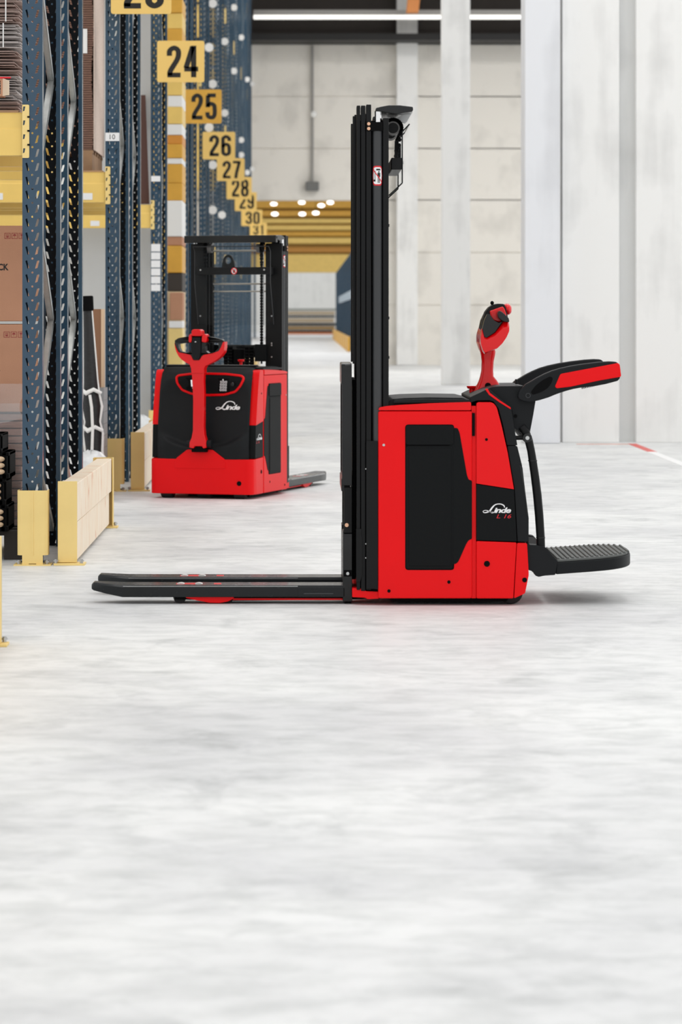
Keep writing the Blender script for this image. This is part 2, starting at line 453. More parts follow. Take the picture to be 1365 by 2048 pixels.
for k in range(0, 6):
    BR.append((channel((0, 1.10, 1.186 + 1.25 * k), (0, .05, 1.811 + 1.25 * k), flip=-1) if k >= 0 else None,
               channel((0, .05, .561 + 1.25 * k + 1.25), (0, 1.10, 1.186 + 1.25 * (k + 1)), flip=1)))
BR.append((channel((0, .05, .561), (0, 1.10, .10), flip=-1), channel((0, .05, .561), (0, 1.10, 1.186), flip=1)))
BRM = [m_.mesh('brace', GALV, 0) for p in BR for m_ in p if m_]
BEAMP = rnd([(0, 0), (0, .13), (.006, .135), (.006, .205), (0, .21), (.05, .21), (.05, 0)], .002, 1)
BL = 2.72
def beam_mesh():
    mb = MB(); mb.prism(BEAMP, -BL, 0, 'x'); return mb.mesh('beam', YEL, 0)
BMM = beam_mesh()
def conn_mesh():
    mb = MB()
    hs = []
    for i in range(4):
        z = .035 + .068 * i
        hs.append([(-.014, z - .012), (-.006, z - .009), (-.002, z + .012), (-.012, z + .012)])
    mb.sheet(rnd([(-.017, 0), (.017, 0), (.017, .26), (-.017, .26)], .006, 2), hs, lambda p, q, t: (p, t, q), 0, .004)
    mb.box(-.017, -.014, .004, .05, 0, .26)
    return mb.mesh('connector', YELG, 0)
CNM = conn_mesh()
CLIPM = MB().box(-.004, .008, -.002, .002, 0, .008).mesh('safety_pin', BLK_D, 0)
ZB = 1.99
LEVELS = (ZB, 4.2, 6.2, 8.2)
def rack(n, half, label):
    y0 = ROWY(n) + (0 if half == 0 else 1.57)
    root = empty('pallet_rack', (XE - UW / 2, y0, 0), label=label, cat='rack', group='blue pallet racks along the aisle ends')
    for bx in (0, -BL - UW):
        link('upright', UPM, root).location = (bx, 0, 0)
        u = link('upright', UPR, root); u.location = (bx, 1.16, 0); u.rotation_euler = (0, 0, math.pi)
        if bx == 0 or n < 24:
            for me in BRM: link('brace', me, root).location = (bx, 0, 0)
        obj('foot_plate', MB().box(bx - .07, bx + .07, 0, .11, 0, .006), BLUE, root, smooth=0)
    for lv in LEVELS:
        for yy in (0.012, 1.16 - .062):
            link('beam', BMM, root).location = (-UW / 2, yy, lv)
        c = link('connector', CNM, root); c.location = (-UW / 2 + .017, -.006, lv - .012)
        if n < 25 and lv < 3:
            for i in range(3):
                s = link('safety_pin', CLIPM, c); s.location = (.012, -.002, .06 + .068 * i)
    return root
RK = {}
names = {22: 'nearest row at the left picture edge', 23: 'second rack row, behind the nearest one', 24: 'third rack row, beside the sign 24',
         25: 'rack row beside the sign 25', 26: 'rack row beside the sign 26', 27: 'rack row beside the sign 27', 28: 'rack row beside the sign 28',
         29: 'rack row beside the sign 29', 30: 'rack row beside the sign 30', 31: 'farthest rack row, in front of the rear wall'}
for n in range(22, 32):
    for half in (0, 1):
        if n == 24 and half == 1: continue
        RK[n, half] = rack(n, half, 'blue perforated rack, %s half of the %s' % (('front', 'back')[half], names[n]))
# row 22 : bay labels on the beams
for n, dxs in ((23, (-.13, -.75)), (24, (-.5,))):
    for d in dxs:
        obj('beam_label', MB().box(d - .04 - UW / 2, d + .04 - UW / 2, .008, .0115, ZB + .02 - .001, ZB + .065), DECALW, RK[n, 0], smooth=0)
# stickers on uprights
st = obj('upright_label', MB().box(-UW / 2 + .001, UW / 2 - .002, -.003, -.0005, wz(282, ROWY(23)), wz(265.5, ROWY(23))), DECALW, RK[23, 0], smooth=0)
tb = MB(); add_text(tb, '10', .034, lambda x, y: (x, -.0035, wz(273.7, ROWY(23)) + y))
obj('upright_label_number', tb, INK, st, smooth=0)
for a, b_ in ((363, 352), (503, 488), (519, 505), (535, 521), (551, 537), (567, 553), (582, 569)):
    obj('upright_label', MB().box(-UW / 2 + .004, UW / 2 - .012, -.003, -.0005, wz(a, ROWY(24)), wz(b_, ROWY(24))), DECALW, RK[24, 0], smooth=0)
# small white location plates standing off the aisle-side uprights
PL = MB().cyl((.035, -.004, 0), (.035, 0, 0), .058, 20).mesh('location_plate', WHITE, 0)
for px, py in ((433, 7), (471, 15), (483, 75), (454, 83), (471, 142), (495, 159), (505, 168), (434, 168), (454, 226), (484, 280), (484, 310), (496, 345), (505, 338), (431, 330), (416, 255), (446, 280), (420, 95), (440, 430), (428, 420)):
    D = 1.25 * F_PX / (VX - px)
    best = min(((n, h) for (n, h) in RK if n > 24), key=lambda k: abs(ROWY(k[0]) + 1.57 * k[1] - D))
    Y = ROWY(best[0]) + 1.57 * best[1]
    p = link('location_plate', PL, RK[best]); p.location = (UW / 2, -.002, wz(py, Y))

# ------------------------------------------------------------------ aisle number signs
# condensed sign numerals drawn as strokes in a 0.40 x 1 box
def stroke(mb, pts, wd, fn, smooth=True):
    P0 = [Vector(p) for p in pts]; out = []
    if smooth and len(P0) > 2:
        for i in range(len(P0) - 1):
            p0 = P0[max(i - 1, 0)]; p1 = P0[i]; p2 = P0[i + 1]; p3 = P0[min(i + 2, len(P0) - 1)]
            for k in range(4):
                t = k / 4; out.append(0.5 * ((2 * p1) + (-p0 + p2) * t + (2 * p0 - 5 * p1 + 4 * p2 - p3) * t * t + (-p0 + 3 * p1 - 3 * p2 + p3) * t ** 3))
        out.append(P0[-1])
    else: out = P0
    vs = []
    for i, p in enumerate(out):
        d = (out[min(i + 1, len(out) - 1)] - out[max(i - 1, 0)]).normalized(); q = Vector((-d.y, d.x)) * wd / 2
        vs += [p + q, p - q]
    mb.add([fn(p.x, p.y) for p in vs], [(2 * i, 2 * i + 1, 2 * i + 3, 2 * i + 2) for i in range(len(out) - 1)])
G6 = [(.33, .72), (.32, .85), (.20, .93), (.08, .85), (.07, .70), (.07, .28), (.09, .13), (.20, .07), (.31, .13), (.33, .28), (.32, .44), (.28, .53), (.20, .56), (.11, .52), (.07, .42)]
GL = {'0': [[(.07, .28), (.07, .72), (.09, .87), (.20, .93), (.31, .87), (.33, .72), (.33, .28), (.31, .13), (.20, .07), (.09, .13), (.07, .28)]],
      '1': [[(.22, 0), (.22, 1)], [(.22, .93), (.08, .80)]],
      '2': [[(.07, .68), (.08, .84), (.20, .93), (.31, .86), (.33, .72), (.29, .56), (.17, .34), (.09, .18), (.08, .05)], [(.01, .07), (.39, .07)]],
      '3': [[(.07, .70), (.08, .85), (.20, .93), (.31, .86), (.32, .68), (.27, .56), (.14, .525)], [(.14, .525), (.28, .49), (.33, .36), (.32, .16), (.20, .07), (.08, .15), (.07, .30)]],
      '4': [[(.27, 0), (.27, 1)], [(.24, .97), (.05, .29)], [(0, .26), (.40, .26)]],
      '5': [[(.37, .93), (.07, .93)], [(.09, .93), (.08, .47)], [(.08, .50), (.14, .59), (.22, .60), (.31, .54), (.33, .40), (.33, .22), (.29, .10), (.20, .07), (.09, .13), (.07, .28)]],
      '6': [G6], '9': [[(.40 - a, 1 - b_) for a, b_ in G6]],
      '7': [[(.01, .93), (.38, .93)], [(.32, .93), (.25, .60), (.18, .28), (.15, 0)]],
      '8': [[(.20, .52), (.09, .60), (.08, .80), (.12, .91), (.20, .93), (.28, .91), (.32, .80), (.31, .60), (.20, .52)], [(.20, .52), (.09, .44), (.07, .26), (.10, .11), (.20, .07), (.30, .11), (.33, .26), (.31, .44), (.20, .52)]]}
def digits(mb, txt, h, w, dx, y):
    adv = .495; tot = .40 + adv * (len(txt) - 1); kx = w / tot
    for i, c in enumerate(txt):
        for st_ in GL[c]:
            stroke(mb, st_, .15, lambda a, b_: ((a + adv * i - tot / 2) * kx + dx, y, (b_ - .5) * h), len(st_) > 2)
signs = {22: None, 23: (222, 343, -66, 28), 24: (314.5, 409, 81.6, 164.5), 25: (367.5, 443.5, 179, 247), 26: (405.5, 470.6, 263.7, 318.8), 27: (434, 489.4, 316.5, 362),
         28: (453.5, 504, 354, 398.5), 29: (470, 513.8, 384.4, 422), 30: (483, 525, 419.6, 452), 31: (500, 534, 446, 473)}
for n, s in signs.items():
    if not s: continue
    Y = ROWY(n) - .12
    x0, x1, z0, z1 = wx(s[0], Y), wx(s[1], Y), wz(s[3], Y), wz(s[2], Y)
    cx, cz = (x0 + x1) / 2, (z0 + z1) / 2; hw, hh = (x1 - x0) / 2, (z1 - z0) / 2
    tone = YELD if n == 25 else YELS
    desc = 'orange-yellow' if n == 25 else 'yellow'
    r = empty('aisle_sign', (cx, Y, cz), label='%s aisle sign with black number %d on the rack end' % (desc, n), cat='sign', group='aisle number signs')
    obj('plate', MB().prism(rnd([(-hw, -hh), (hw, -hh), (hw, hh), (-hw, hh)], .02, 4), -.004, .004), tone, r, smooth=0)
    tb = MB(); digits(tb, str(n), hh * 2 * .76, hw * 2 * .66, hw * .08, -.0055)
    obj('number', tb, INK, r, smooth=0)
    obj('bracket', MB().box(XE - cx - .03, -hw + .06, .004, .016, -.03, .03).box(XE - cx - .03, XE - cx - .002, .016, .12, -.03, .03), BLUE, r, smooth=0)

# ------------------------------------------------------------------ upright guards and end barriers
def bolts(name, pts, parent, h=.02, r=.008):
    for (x, y, z) in pts:
        obj(name, MB().cyl((x, y, z), (x, y, z + h), r, 8).cyl((x, y, z + h * .45), (x, y, z + h * .75), r * 1.7, 6), STEEL, parent)
def guard(n, label):
    Y = ROWY(n) - .13
    r = empty('upright_guard', (XE - UW / 2 + .012, Y, 0), label=label, cat='guard', group='yellow upright guards')
    w = .074; mb = MB()
    prof = rnd([(-w, .095), (-w, .014), (-w + .014, 0), (w - .014, 0), (w, .014), (w, .095), (w - .005, .095), (w - .005, .017), (w - .017, .005), (-w + .017, .005), (-w + .005, .017), (-w + .005, .095)], .004, 2)
    mb.prism(prof, .05, .363, 'z')
    a = .05
    mb.box(-a, -.018, 0, .005, 0, .05); mb.box(.018, a, 0, .005, 0, .05); mb.box(-.018, .018, 0, .005, .01, .05)
    mb.box(-.004, .004, -.003, 0, .05, .36)
    obj('shell', mb, YELG, r, bevel=.0)
    obj('base_plate', MB().box(-.09, .09, -.015, .105, 0, .006), YELG, r, smooth=0)
    bolts('anchor_bolt', [(-.068, .02, .006), (.068, .02, .006)], r)
    return r
for n, t in ((22, 'scuffed yellow steel guard at the foot of the nearest blue upright'), (23, 'yellow steel guard at the foot of the second row upright'),
             (24, 'yellow steel guard mostly hidden behind the distant stacker')):
    guard(n, t)
for n in range(25, 32): guard(n, 'small distant yellow upright guard below the aisle sign %d' % n)
bw = {21: 'yellow barrier post cut off at the left picture edge', 22: 'nearest rack-end barrier, yellow posts holding two pale wooden planks',
      23: 'second rack-end barrier with wooden planks, beside the distant stacker', 24: 'rack-end barrier hidden behind the distant stacker'}
for n in range(21, 32):
    Y = ROWY(n) - .10
    lab = bw.get(n, 'distant yellow rack-end barrier with planks below the sign %d' % n)
    xr = -1.105 if n > 21 else -1.128
    L = 2.62 if n != 24 else 1.4
    r = empty('rack_barrier', (xr - .045, Y, 0), label=lab, cat='barrier', group='rack-end barriers with wooden planks')
    H = .40
    for k, (ya, yb, s) in enumerate(((0, .05, 1), (L - .05, L, -1))):
        mb = MB()
        if s == 1:
            mb.box(-.048, .046, 0, .006, .012, H); mb.box(-.048, -.042, .006, .05, .012, H); mb.box(-.048, .046, .0, .012, H - .002, H + .006)
        else:
            mb.box(-.055, .060, L - .006, L, .012, H); mb.box(.054, .060, L - .06, L, .012, H); mb.box(-.055, -.049, L - .06, L, .012, H)
        obj('post', mb, YELG, r, bevel=.002)
        bp_ = obj('base_plate', MB().box(-.066 if n < 99 else 0, .085, ya - .03 if s == 1 else ya - .02, yb + .03, 0, .010), YELG, r, bevel=.002)
        yy = ya - .01 if s == 1 else yb + .01
        if n < 25: bolts('anchor_bolt', [(-.056, yy, .010), (.068, yy, .010)], bp_)
    for k, (z0, z1, sg) in enumerate(((.022, .205, .003), (.208, .395, -.002))):
        o = obj('plank', MB().box(-.040, .044, .008, L - .03, z0, z1), WOOD, r, bevel=.004)
        o.rotation_euler = (0, 0, sg)

# ------------------------------------------------------------------ goods
def pallet(x0, x1, y0, y1, z0, label, group=None, m=None):
    r = empty('wooden_pallet', ((x0 + x1) / 2, (y0 + y1) / 2, z0), label=label, cat='pallet', group=group)
    hw, hd = (x1 - x0) / 2, (y1 - y0) / 2; m = m or mat('pallet_wood', (150, 118, 88), .8, var=.2)
    for k in range(5):
        c = -hd + .05 + (2 * hd - .1) * k / 4
        obj('deck_board', MB().box(-hw, hw, c - .05, c + .05, .12, .142), m, r, smooth=0)
    for k in range(3):
        c = -hw + .05 + (2 * hw - .1) * k / 2
        obj('runner', MB().box(c - .045, c + .045, -hd, hd, 0, .12), m, r, smooth=0)
    return r
def carton(x0, x1, y0, y1, z0, z1, label, m=CARD, icons=True, word=None, group=None, tape=True):
    r = empty('cardboard_box', ((x0 + x1) / 2, y0, z0), label=label, cat='box', group=group)
    hw = (x1 - x0) / 2; D = y1 - y0; H = z1 - z0
    obj('body', MB().box(-hw, hw, 0, D, 0, H), m, r, bevel=.006)
    if icons:
        ic = MB(); s = .030
        for k in range(3):
            cx = hw - .044 - .036 * k; cz = H - .052
            fr = [(cx - s / 2, cz - s / 2), (cx + s / 2, cz - s / 2), (cx + s / 2, cz + s / 2), (cx - s / 2, cz + s / 2)]
            q = s * .42
            ic.sheet(fr, [[(cx - q, cz - q), (cx + q, cz - q), (cx + q, cz + q), (cx - q, cz + q)]], lambda p, w_, t: (p, t, w_), -.0008, 0)
            if k == 1:
                ic.prism([(cx - .009, cz), (cx - .006, cz + .007), (cx, cz + .01), (cx + .006, cz + .007), (cx + .009, cz)], -.0008, 0)
                ic.box(cx - .0008, cx + .0008, -.0008, 0, cz - .009, cz)
            elif k == 0:
                ic.prism([(cx - .007, cz + .009), (cx + .007, cz + .009), (cx + .005, cz), (cx - .005, cz)], -.0008, 0)
                ic.box(cx - .001, cx + .001, -.0008, 0, cz - .008, cz); ic.box(cx - .005, cx + .005, -.0008, 0, cz - .009, cz - .007)
            else:
                for a in (-.005, 0, .005): ic.box(cx + a - .001, cx + a + .001, -.0008, 0, cz - .002, cz + .009)
                ic.box(cx - .006, cx + .006, -.0008, 0, cz - .009, cz - .002)
        obj('handling_marks', ic, mat('box_print', (150, 66, 62), .8), r, smooth=0)
    if word:
        tb = MB(); vs, fs = text_geo(word[0], word[1], xs=.85, bold=.03)
        mx_ = max(v[0] for v in vs)
        tb.add([(word[2] - hw * 0 - mx_ + x, -.001, word[3] + y) for x, y, z in vs], fs)
        obj('lettering', tb, INK, r, smooth=0)
    if tape:
        obj('tape', MB().box(-hw - .001, hw + .001, D / 2 - .03, D / 2 + .03, H - .001, H + .0015), mat('tape_brown', (168, 118, 86), .4), r, smooth=0)
    return r
y22 = ROWY(22)
xr = -1.395
pallet(-2.5, xr, 15.1, 16.0, 0, 'dark pallet on the floor under the film-wrapped goods', m=mat('pallet_dark', (52, 46, 42), .8))
# film wrapped load
w = empty('wrapped_load', (-1.95, 15.45, .145), label='brown goods wrapped in wrinkled clear stretch film on the floor pallet', cat='wrapped goods')
mb = MB(); z = 0
for k in range(15):
    h = .038; j = R.uniform(-.008, .008)
    mb.box(-.56 + j, .52 + j, R.uniform(0, .015), .5, z, z + h - .005); z += h
obj('goods', mb, mat('wrapped_brown', (150, 112, 98), .6, var=.3, vscale=14, stretch=(1, 1, 10)), w, smooth=0, bevel=.004)
mb = MB(); nx, nz = 26, 22
vs = []; fs = []
for i in range(nx):
    for j in range(nz):
        x = -.57 + 1.11 * i / (nx - 1); zz = .62 * j / (nz - 1)
        vs.append((x, -.014 - .012 * math.sin(zz * 60 + 3 * math.sin(x * 5)) * R.random() - .006 * R.random(), zz))
for i in range(nx - 1):
    for j in range(nz - 1): fs.append((i * nz + j, i * nz + j + 1, (i + 1) * nz + j + 1, (i + 1) * nz + j))
mb.add(vs, fs)
obj('stretch_film', mb, FILM, w)
# loose film skirt hanging from the box above
mb = MB(); vs = []; fs = []; nx, nz = 16, 10
for i in range(nx):
    t = i / (nx - 1); x = -.6 + 1.12 * t
    for j in range(nz):
        q = j / (nz - 1); drop = .16 + .10 * (1 - t) + .03 * math.sin(9 * t)
        vs.append((x + .01 * math.sin(7 * q), -.05 - .03 * math.sin(11 * t + 4 * q) * q - .01 * R.random(), .72 - .0 - drop * q))
for i in range(nx - 1):
    for j in range(nz - 1): fs.append((i * nz + j, i * nz + j + 1, (i + 1) * nz + j + 1, (i + 1) * nz + j))
mb.add(vs, fs)
obj('loose_film', mb, FILM, w)
carton(-2.05, xr, 15.45, 15.95, .72, 1.165, 'lower brown cardboard box on the film-wrapped load', word=('PACK', .034, .18, .226))
carton(-2.04, xr + .003, 15.46, 15.95, 1.18, 1.665, 'upper brown cardboard box printed with black letters and red handling marks', word=('PACK', .034, .214, .275))
# stack of black trays with round wooden rod ends
def rod_rack(k, z0, h, dx, lab):
    r = empty('rod_tray', (-1.62 + dx, 15.02, z0), label=lab, cat='tray', group='black trays with wooden rods')
    mb = MB(); mb.box(-.2, .155, 0, .35, 0, h * .2); mb.box(-.2, .155, 0, .35, h * .86, h)
    for i in range(5): mb.box(-.2 + .08 * i, -.175 + .08 * i, 0, .35, 0, h)
    mb.box(.13, .155, .06, .35, 0, h)
    obj('frame', mb, BLK_D, r, bevel=.004)
    for i in range(4):
        for j in range(3):
            x = -.125 + .08 * i; zc = h * (.27 + .24 * j)
            obj('rod_end', MB().ball((x, -.004, zc), .021, .02, .013), LIGHTWOOD, r)
for k, (h, dx) in enumerate(((.13, .0), (.13, -.012), (.13, .006), (.09, -.03))):
    rod_rack(k, .145 + sum((.13, .13, .13, .09)[:k]), h, dx, ('lowest', 'second', 'third', 'topmost')[k] + ' black tray of wooden rods at the left picture edge')
pallet(-1.85, -1.43, 14.98, 15.09 + .3, 0, 'short pallet under the black rod trays') if False else None
# flattened cardboard bundles on the upper beams of the nearest row
SH = mat('sheet_edges', (214, 206, 202), .7, var=.45, vscale=26, stretch=(.4, .4, 30))
SH2 = mat('sheet_edges_brown', (196, 172, 162), .75, var=.35, vscale=26, stretch=(.4, .4, 30))
zb = ZB + .212
obj_deck = tag(obj('shelf_panel', MB().box(-3.9, XE - UW - .02, y22 + .02, y22 + 1.14, ZB + .211, ZB + .222), mat('shelf_board', (176, 140, 106), .8, var=.2), smooth=0), 'thin shelf board lying on the nearest yellow beams', 'shelf')
z = zb + .012
ords = ['lowest', 'second lowest', 'third', 'fourth', 'fifth', 'topmost']
for b_i in range(6):
    h = (.05, .12, .12, .12, .115, .13)[b_i]
    r = empty('cardboard_bundle', (-2.0, y22 + .16, z), label='%s strapped bundle of flattened cardboard on the upper left shelf' % ords[b_i], cat='cardboard', group='flattened cardboard bundles')
    mb = MB(); ns = 17
    for s in range(ns):
        zz = h * s / ns; a = R.uniform(-.015, .015) * min(1, s / 5, (ns - 1 - s) / 5); j = R.uniform(-.03, .02); jy = R.uniform(-.03, .03)
        zl, zr_ = zz + a * .5, zz - a * .5
        pts = [(-.6, jy, zl), (.585 + j, jy, zr_), (.585 + j, .8 + jy, zr_), (-.6, .8 + jy, zl)]
        t = .0032
        mb.add([p for p in pts] + [(p[0], p[1], p[2] + t) for p in pts], [(0, 1, 2, 3), (7, 6, 5, 4), (0, 1, 5, 4), (1, 2, 6, 5), (2, 3, 7, 6), (3, 0, 4, 7)])
    obj('sheets', mb, SH if b_i % 2 else SH2, r, smooth=0)
    xx = .5 + R.uniform(-.05, .03)
    if b_i: obj('strap', MB().box(xx, xx + .006, -.04, -.036, 0, h), WHITE, r, smooth=0)
    z += h + .008
# open carton
r = empty('open_carton', (-1.52, y22 - .02, zb + .075), .0, 'small open carton sticking out of the cardboard bundles', 'box')
mb = MB(); mb.sheet([(-.25, 0), (.05, 0), (.05, .085), (-.25, .085)], [[(-.24, .01), (.04, .01), (.04, .075), (-.24, .075)]], lambda p, q, t: (p, t, q), -.03, .10)
obj('body', mb, CARD, r, smooth=0)
obj('flap', MB().add([(.05, -.03, .085), (.05, -.03, 0), (.085, -.09, .0), (.085, -.09, .07), (.053, -.03, .085), (.053, -.03, 0), (.088, -.09, .0), (.088, -.09, .07)], [(0, 1, 2, 3), (7, 6, 5, 4), (0, 4, 5, 1), (1, 5, 6, 2), (2, 6, 7, 3), (3, 7, 4, 0)]), mat('carton_pale', (226, 206, 180), .8), r, smooth=0)
obj('red_edge', MB().box(-.2, .09, -.034, -.03, .085, .093), DECALR, r, smooth=0)

# row 23 : tall stack of cardboard with pale side
y23 = ROWY(23)
tag(obj('shelf_panel', MB().box(-3.9, XE - UW - .02, y23 + .02, y23 + 2.7, ZB + .211, ZB + .222), MATS['shelf_board'], smooth=0), 'thin shelf board lying on the second row beams', 'shelf')
r = empty('cardboard_stack', (-1.475, y23 + .08, zb + .012 + .143), label='tall stack of flat cardboard above the second row beam', cat='cardboard')
mb = MB(); z = 0
for k in range(86):
    h = .016; j = R.uniform(-.003, .003) + .006 * math.sin(k * .15)
    mb.box(-1.1, j, R.uniform(0, .004), 1.0, z, z + h - .0035); z += h
obj('sheets', mb, CARD_D, r, smooth=0)
obj('side_sheet', MB().box(.008, .016, -.0, 1.02, 0, z), CARD_P, r, smooth=0)
obj('paper_note', MB().box(-.115, -.035, -.006, -.003, .67, .84), WHITE, r, smooth=0)
pallet(-2.6, -1.47, y23 + .06, y23 + 1.1, zb + .0105, 'pallet under the tall cardboard stack on the second row')
# pale sheet closing the third row (seen through the gaps)
y24 = ROWY(24)
tag(obj('sheet_panel', MB().box(-7, XE - UW - .004, y24 + .30, y24 + .34, 0, 6.5), mat('pale_grey_panel', (196, 197, 196), .8, var=.05, vscale=1.5), smooth=0), 'large pale grey sheet filling the third rack row', 'panel')
tag(obj('leaning_board', MB().add([(wx(283, 27.5), 27.40, ZB + .22), (wx(300, 27.5), 27.40, ZB + .22), (wx(291, 27.5), 27.50, wz(190, 27.5)), (wx(282, 27.5), 27.50, wz(190, 27.5)),
    (wx(283, 27.5), 27.44, ZB + .22), (wx(300, 27.5), 27.44, ZB + .22), (wx(291, 27.5), 27.54, wz(190, 27.5)), (wx(282, 27.5), 27.54, wz(190, 27.5))],
    [(0, 1, 2, 3), (7, 6, 5, 4), (0, 4, 5, 1), (1, 5, 6, 2), (2, 6, 7, 3), (3, 7, 4, 0)]), mat('brown_board', (92, 62, 54), .7), smooth=0), 'dark brown board standing upright on the third row beam', 'board')
# between first and second row : black and white padded bars, brown board, crates, bag
pad = mat('padding_black', (30, 30, 32), .5, var=.5, vscale=30, stretch=(1, 1, 6))
def padded(x, Y, lab, tilt, H=1.34, top=True):
    r = empty('padded_bar', (x, Y, 0), label=lab, cat='padded bar')
    cx = lambda zz: tilt * (H - zz)
    zs_ = [0, .15, .3, .42, .5, .6, .68, .78, .95, H - .1]
    rr = [.07, .075, .06, .072, .058, .072, .06, .055, .046, .036]
    core = obj('core', MB().tube([(cx(q), 0, q) for q in zs_], [x * .9 for x in rr], 16), pad, r)
    for sd in (-1, 1):
        obj('film_edge', MB().tube([(cx(q) + sd * (w_ * .86 + .004 * math.sin(q * 23)), -.012, q) for q, w_ in zip(zs_, rr)], [.013, .015, .012, .014, .011, .013, .010, .009, .007, .006], 8), WHITE, r)
    for q in (.70, .45, .22):
        obj('film_band', MB().tube([(cx(q) - .07, -.045, q + .02), (cx(q) - .03, -.066, q - .01), (cx(q) + .02, -.068, q + .015), (cx(q) + .068, -.045, q - .01)], [.012, .017, .014, .012], 8), WHITE, r)
    obj('film_seam', MB().tube([(cx(q) + .008 * math.sin(q * 15), -.075, q) for q in (.0, .15, .3, .45, .6, .68)], .010, 8), WHITE, r)
    if top: obj('cap', MB().cyl((tilt * .1, -.005, H - .1), (0, -.005, H), .042), BLK_D, r, bevel=.008)
    return r
padded(wx(174, 20.4), 20.4, 'tall black padded bar in white film standing behind the nearest row', .045)
r = empty('display_board', (wx(197, 20.65), 20.65, .722), label='brown board with pale edge standing on the grey crates', cat='board')
obj('board', MB().box(-.05, .018, 0, .12, 0, .53), mat('panel_brown', (146, 106, 78), .7), r, smooth=0)
obj('edge', MB().box(.018, .036, -.005, .12, 0, .53), LIGHTWOOD, r, smooth=0)
CR = mat('crate_grey', (168, 171, 172), .5)
for k in range(9):
    r = empty('plastic_crate', (wx(208, 20.5) - .1, 20.5, .08 * k), label='%s of the grey slotted plastic crates stacked beside the second row upright' % ('lowest', 'second lowest', 'third', 'fourth', 'fifth', 'sixth', 'seventh', 'second highest', 'topmost')[k], cat='crate', group='grey slotted plastic crates')
    mb = MB(); hs = []
    for a in range(4): hs.append([(-.085 + .045 * a, .02), (-.055 + .045 * a, .02), (-.055 + .045 * a, .058), (-.085 + .045 * a, .058)])
    mb.sheet([(-.1, 0), (.1, 0), (.1, .078), (-.1, .078)], hs, lambda p_, q, t: (p_, t, q), 0, .006)
    mb.box(.094, .1, .006, .38, 0, .078); mb.box(-.1, -.094, .006, .38, 0, .078); mb.box(-.094, .094, .37, .38, 0, .078); mb.box(-.094, .094, .006, .37, 0, .004)
    obj('shell', mb, CR, r, smooth=0)
def bag(x, y, z, sx, sy, sz, lab):
    mb = MB(); mb.ball((0, 0, sz), sx, sy, sz, 20, 14)
    mb.v = [(a + R.uniform(-1, 1) * sx * .06, b_ + R.uniform(-1, 1) * sy * .06, max(0, c + R.uniform(-1, 1) * sz * .06)) for a, b_, c in mb.v]
    o = obj('plastic_bag', mb, mat('white_film', (222, 225, 226), .3, var=.1, vscale=30, bump=.5, bscale=25), smooth=80); o.location = (x, y, z)
    tag(o, lab, 'bag', 'white plastic bags of film')
bag(wx(181, 20.05), 20.05, 0, .14, .16, .16, 'crumpled white plastic bag behind the nearest wooden barrier')
bag(wx(286, 26.9), 26.6, 0, .12, .12, .17, 'crumpled white plastic bag behind the second wooden barrier')
# third row back : tall column of yellow and white bundles
y24b = y24 + 2.0
cols = [(488, 471, CARD), (470, 399, WHITE), (396, 362, YELD), (360, 323, YELD), (322, 311, WHITE), (309, 282, YELD), (280, 263, mat('bundle_orange', (216, 144, 52), .5)), (262, 241, WHITE), (240, 207, YEL),
        (205, 183, WHITE), (182, 150, YEL), (149, 118, YELD), (117, 82, YEL), (81, 50, YELD), (49, 18, YEL), (17, -14, YELD)]
words = ['brown', 'tall white', 'gold', 'gold', 'thin white', 'yellow', 'orange', 'white', 'yellow', 'white', 'yellow', 'gold', 'yellow', 'gold', 'pale yellow', 'gold']
r0 = tag(obj('support_block', MB().box(wx(333, y24b), wx(365, y24b), y24b, y24b + .8, 0, wz(583, y24b)), mat('cream_block', (206, 186, 150), .7), smooth=0, bevel=.01), 'tall pale support block at the foot of the column of yellow bundles', 'block')
tag(obj('dark_crate', MB().box(wx(334, y24b), wx(365, y24b), y24b + .01, y24b + .8, wz(582.5, y24b), wz(546, y24b)), mat('crate_dark', (58, 52, 46), .7), smooth=0, bevel=.01), 'dark crate between the pale block and the gold box', 'crate')
tag(obj('gold_box', MB().box(wx(334, y24b), wx(365, y24b), y24b, y24b + .8, wz(545.5, y24b), wz(491.5, y24b)), YELD, smooth=0, bevel=.012), 'gold box on the dark crate under the column of bundles', 'box')
pv = None; zc = wz(491, y24b)
for i, (a, b_, m_) in enumerate(cols):
    h = max(.02, wz(b_, y24b) - wz(a, y24b) + .004)
    o = obj('bundle', MB().box(wx(334, y24b) + R.uniform(-.01, .01), wx(365, y24b), y24b + R.uniform(0, .02), y24b + .8, zc, zc + h), m_, smooth=0, bevel=.008)
    zc += h + .001
    tag(o, '%s bundle, number %d from the bottom of the column left of the sign 25' % (words[i], i + 1), 'bundle', 'stacked yellow and white bundles')
# boxes lower in that gap, seen left of the distant stacker's mast
for (a, b_, c, d, m_, lb) in ((340, 366, 640, 585, CARD, 'brown box'), (338, 366, 656, 642, WHITE, 'thin white box')):
    Yq = y24b - .5
    tag(obj('storage_box', MB().box(wx(a, Yq), wx(b_, Yq), Yq, Yq + .4, wz(c, Yq), wz(d, Yq)), m_, smooth=0, bevel=.008), '%s on the yellow block behind the distant stacker' % lb, 'box')
tag(obj('yellow_block', MB().box(wx(337, y24b - .5), wx(366, y24b - .5), y24b - .5, y24b - .08, 0, wz(657, y24b - .5)), YELG, smooth=0, bevel=.01), 'tall yellow crate behind the tiller of the distant stacker', 'crate')

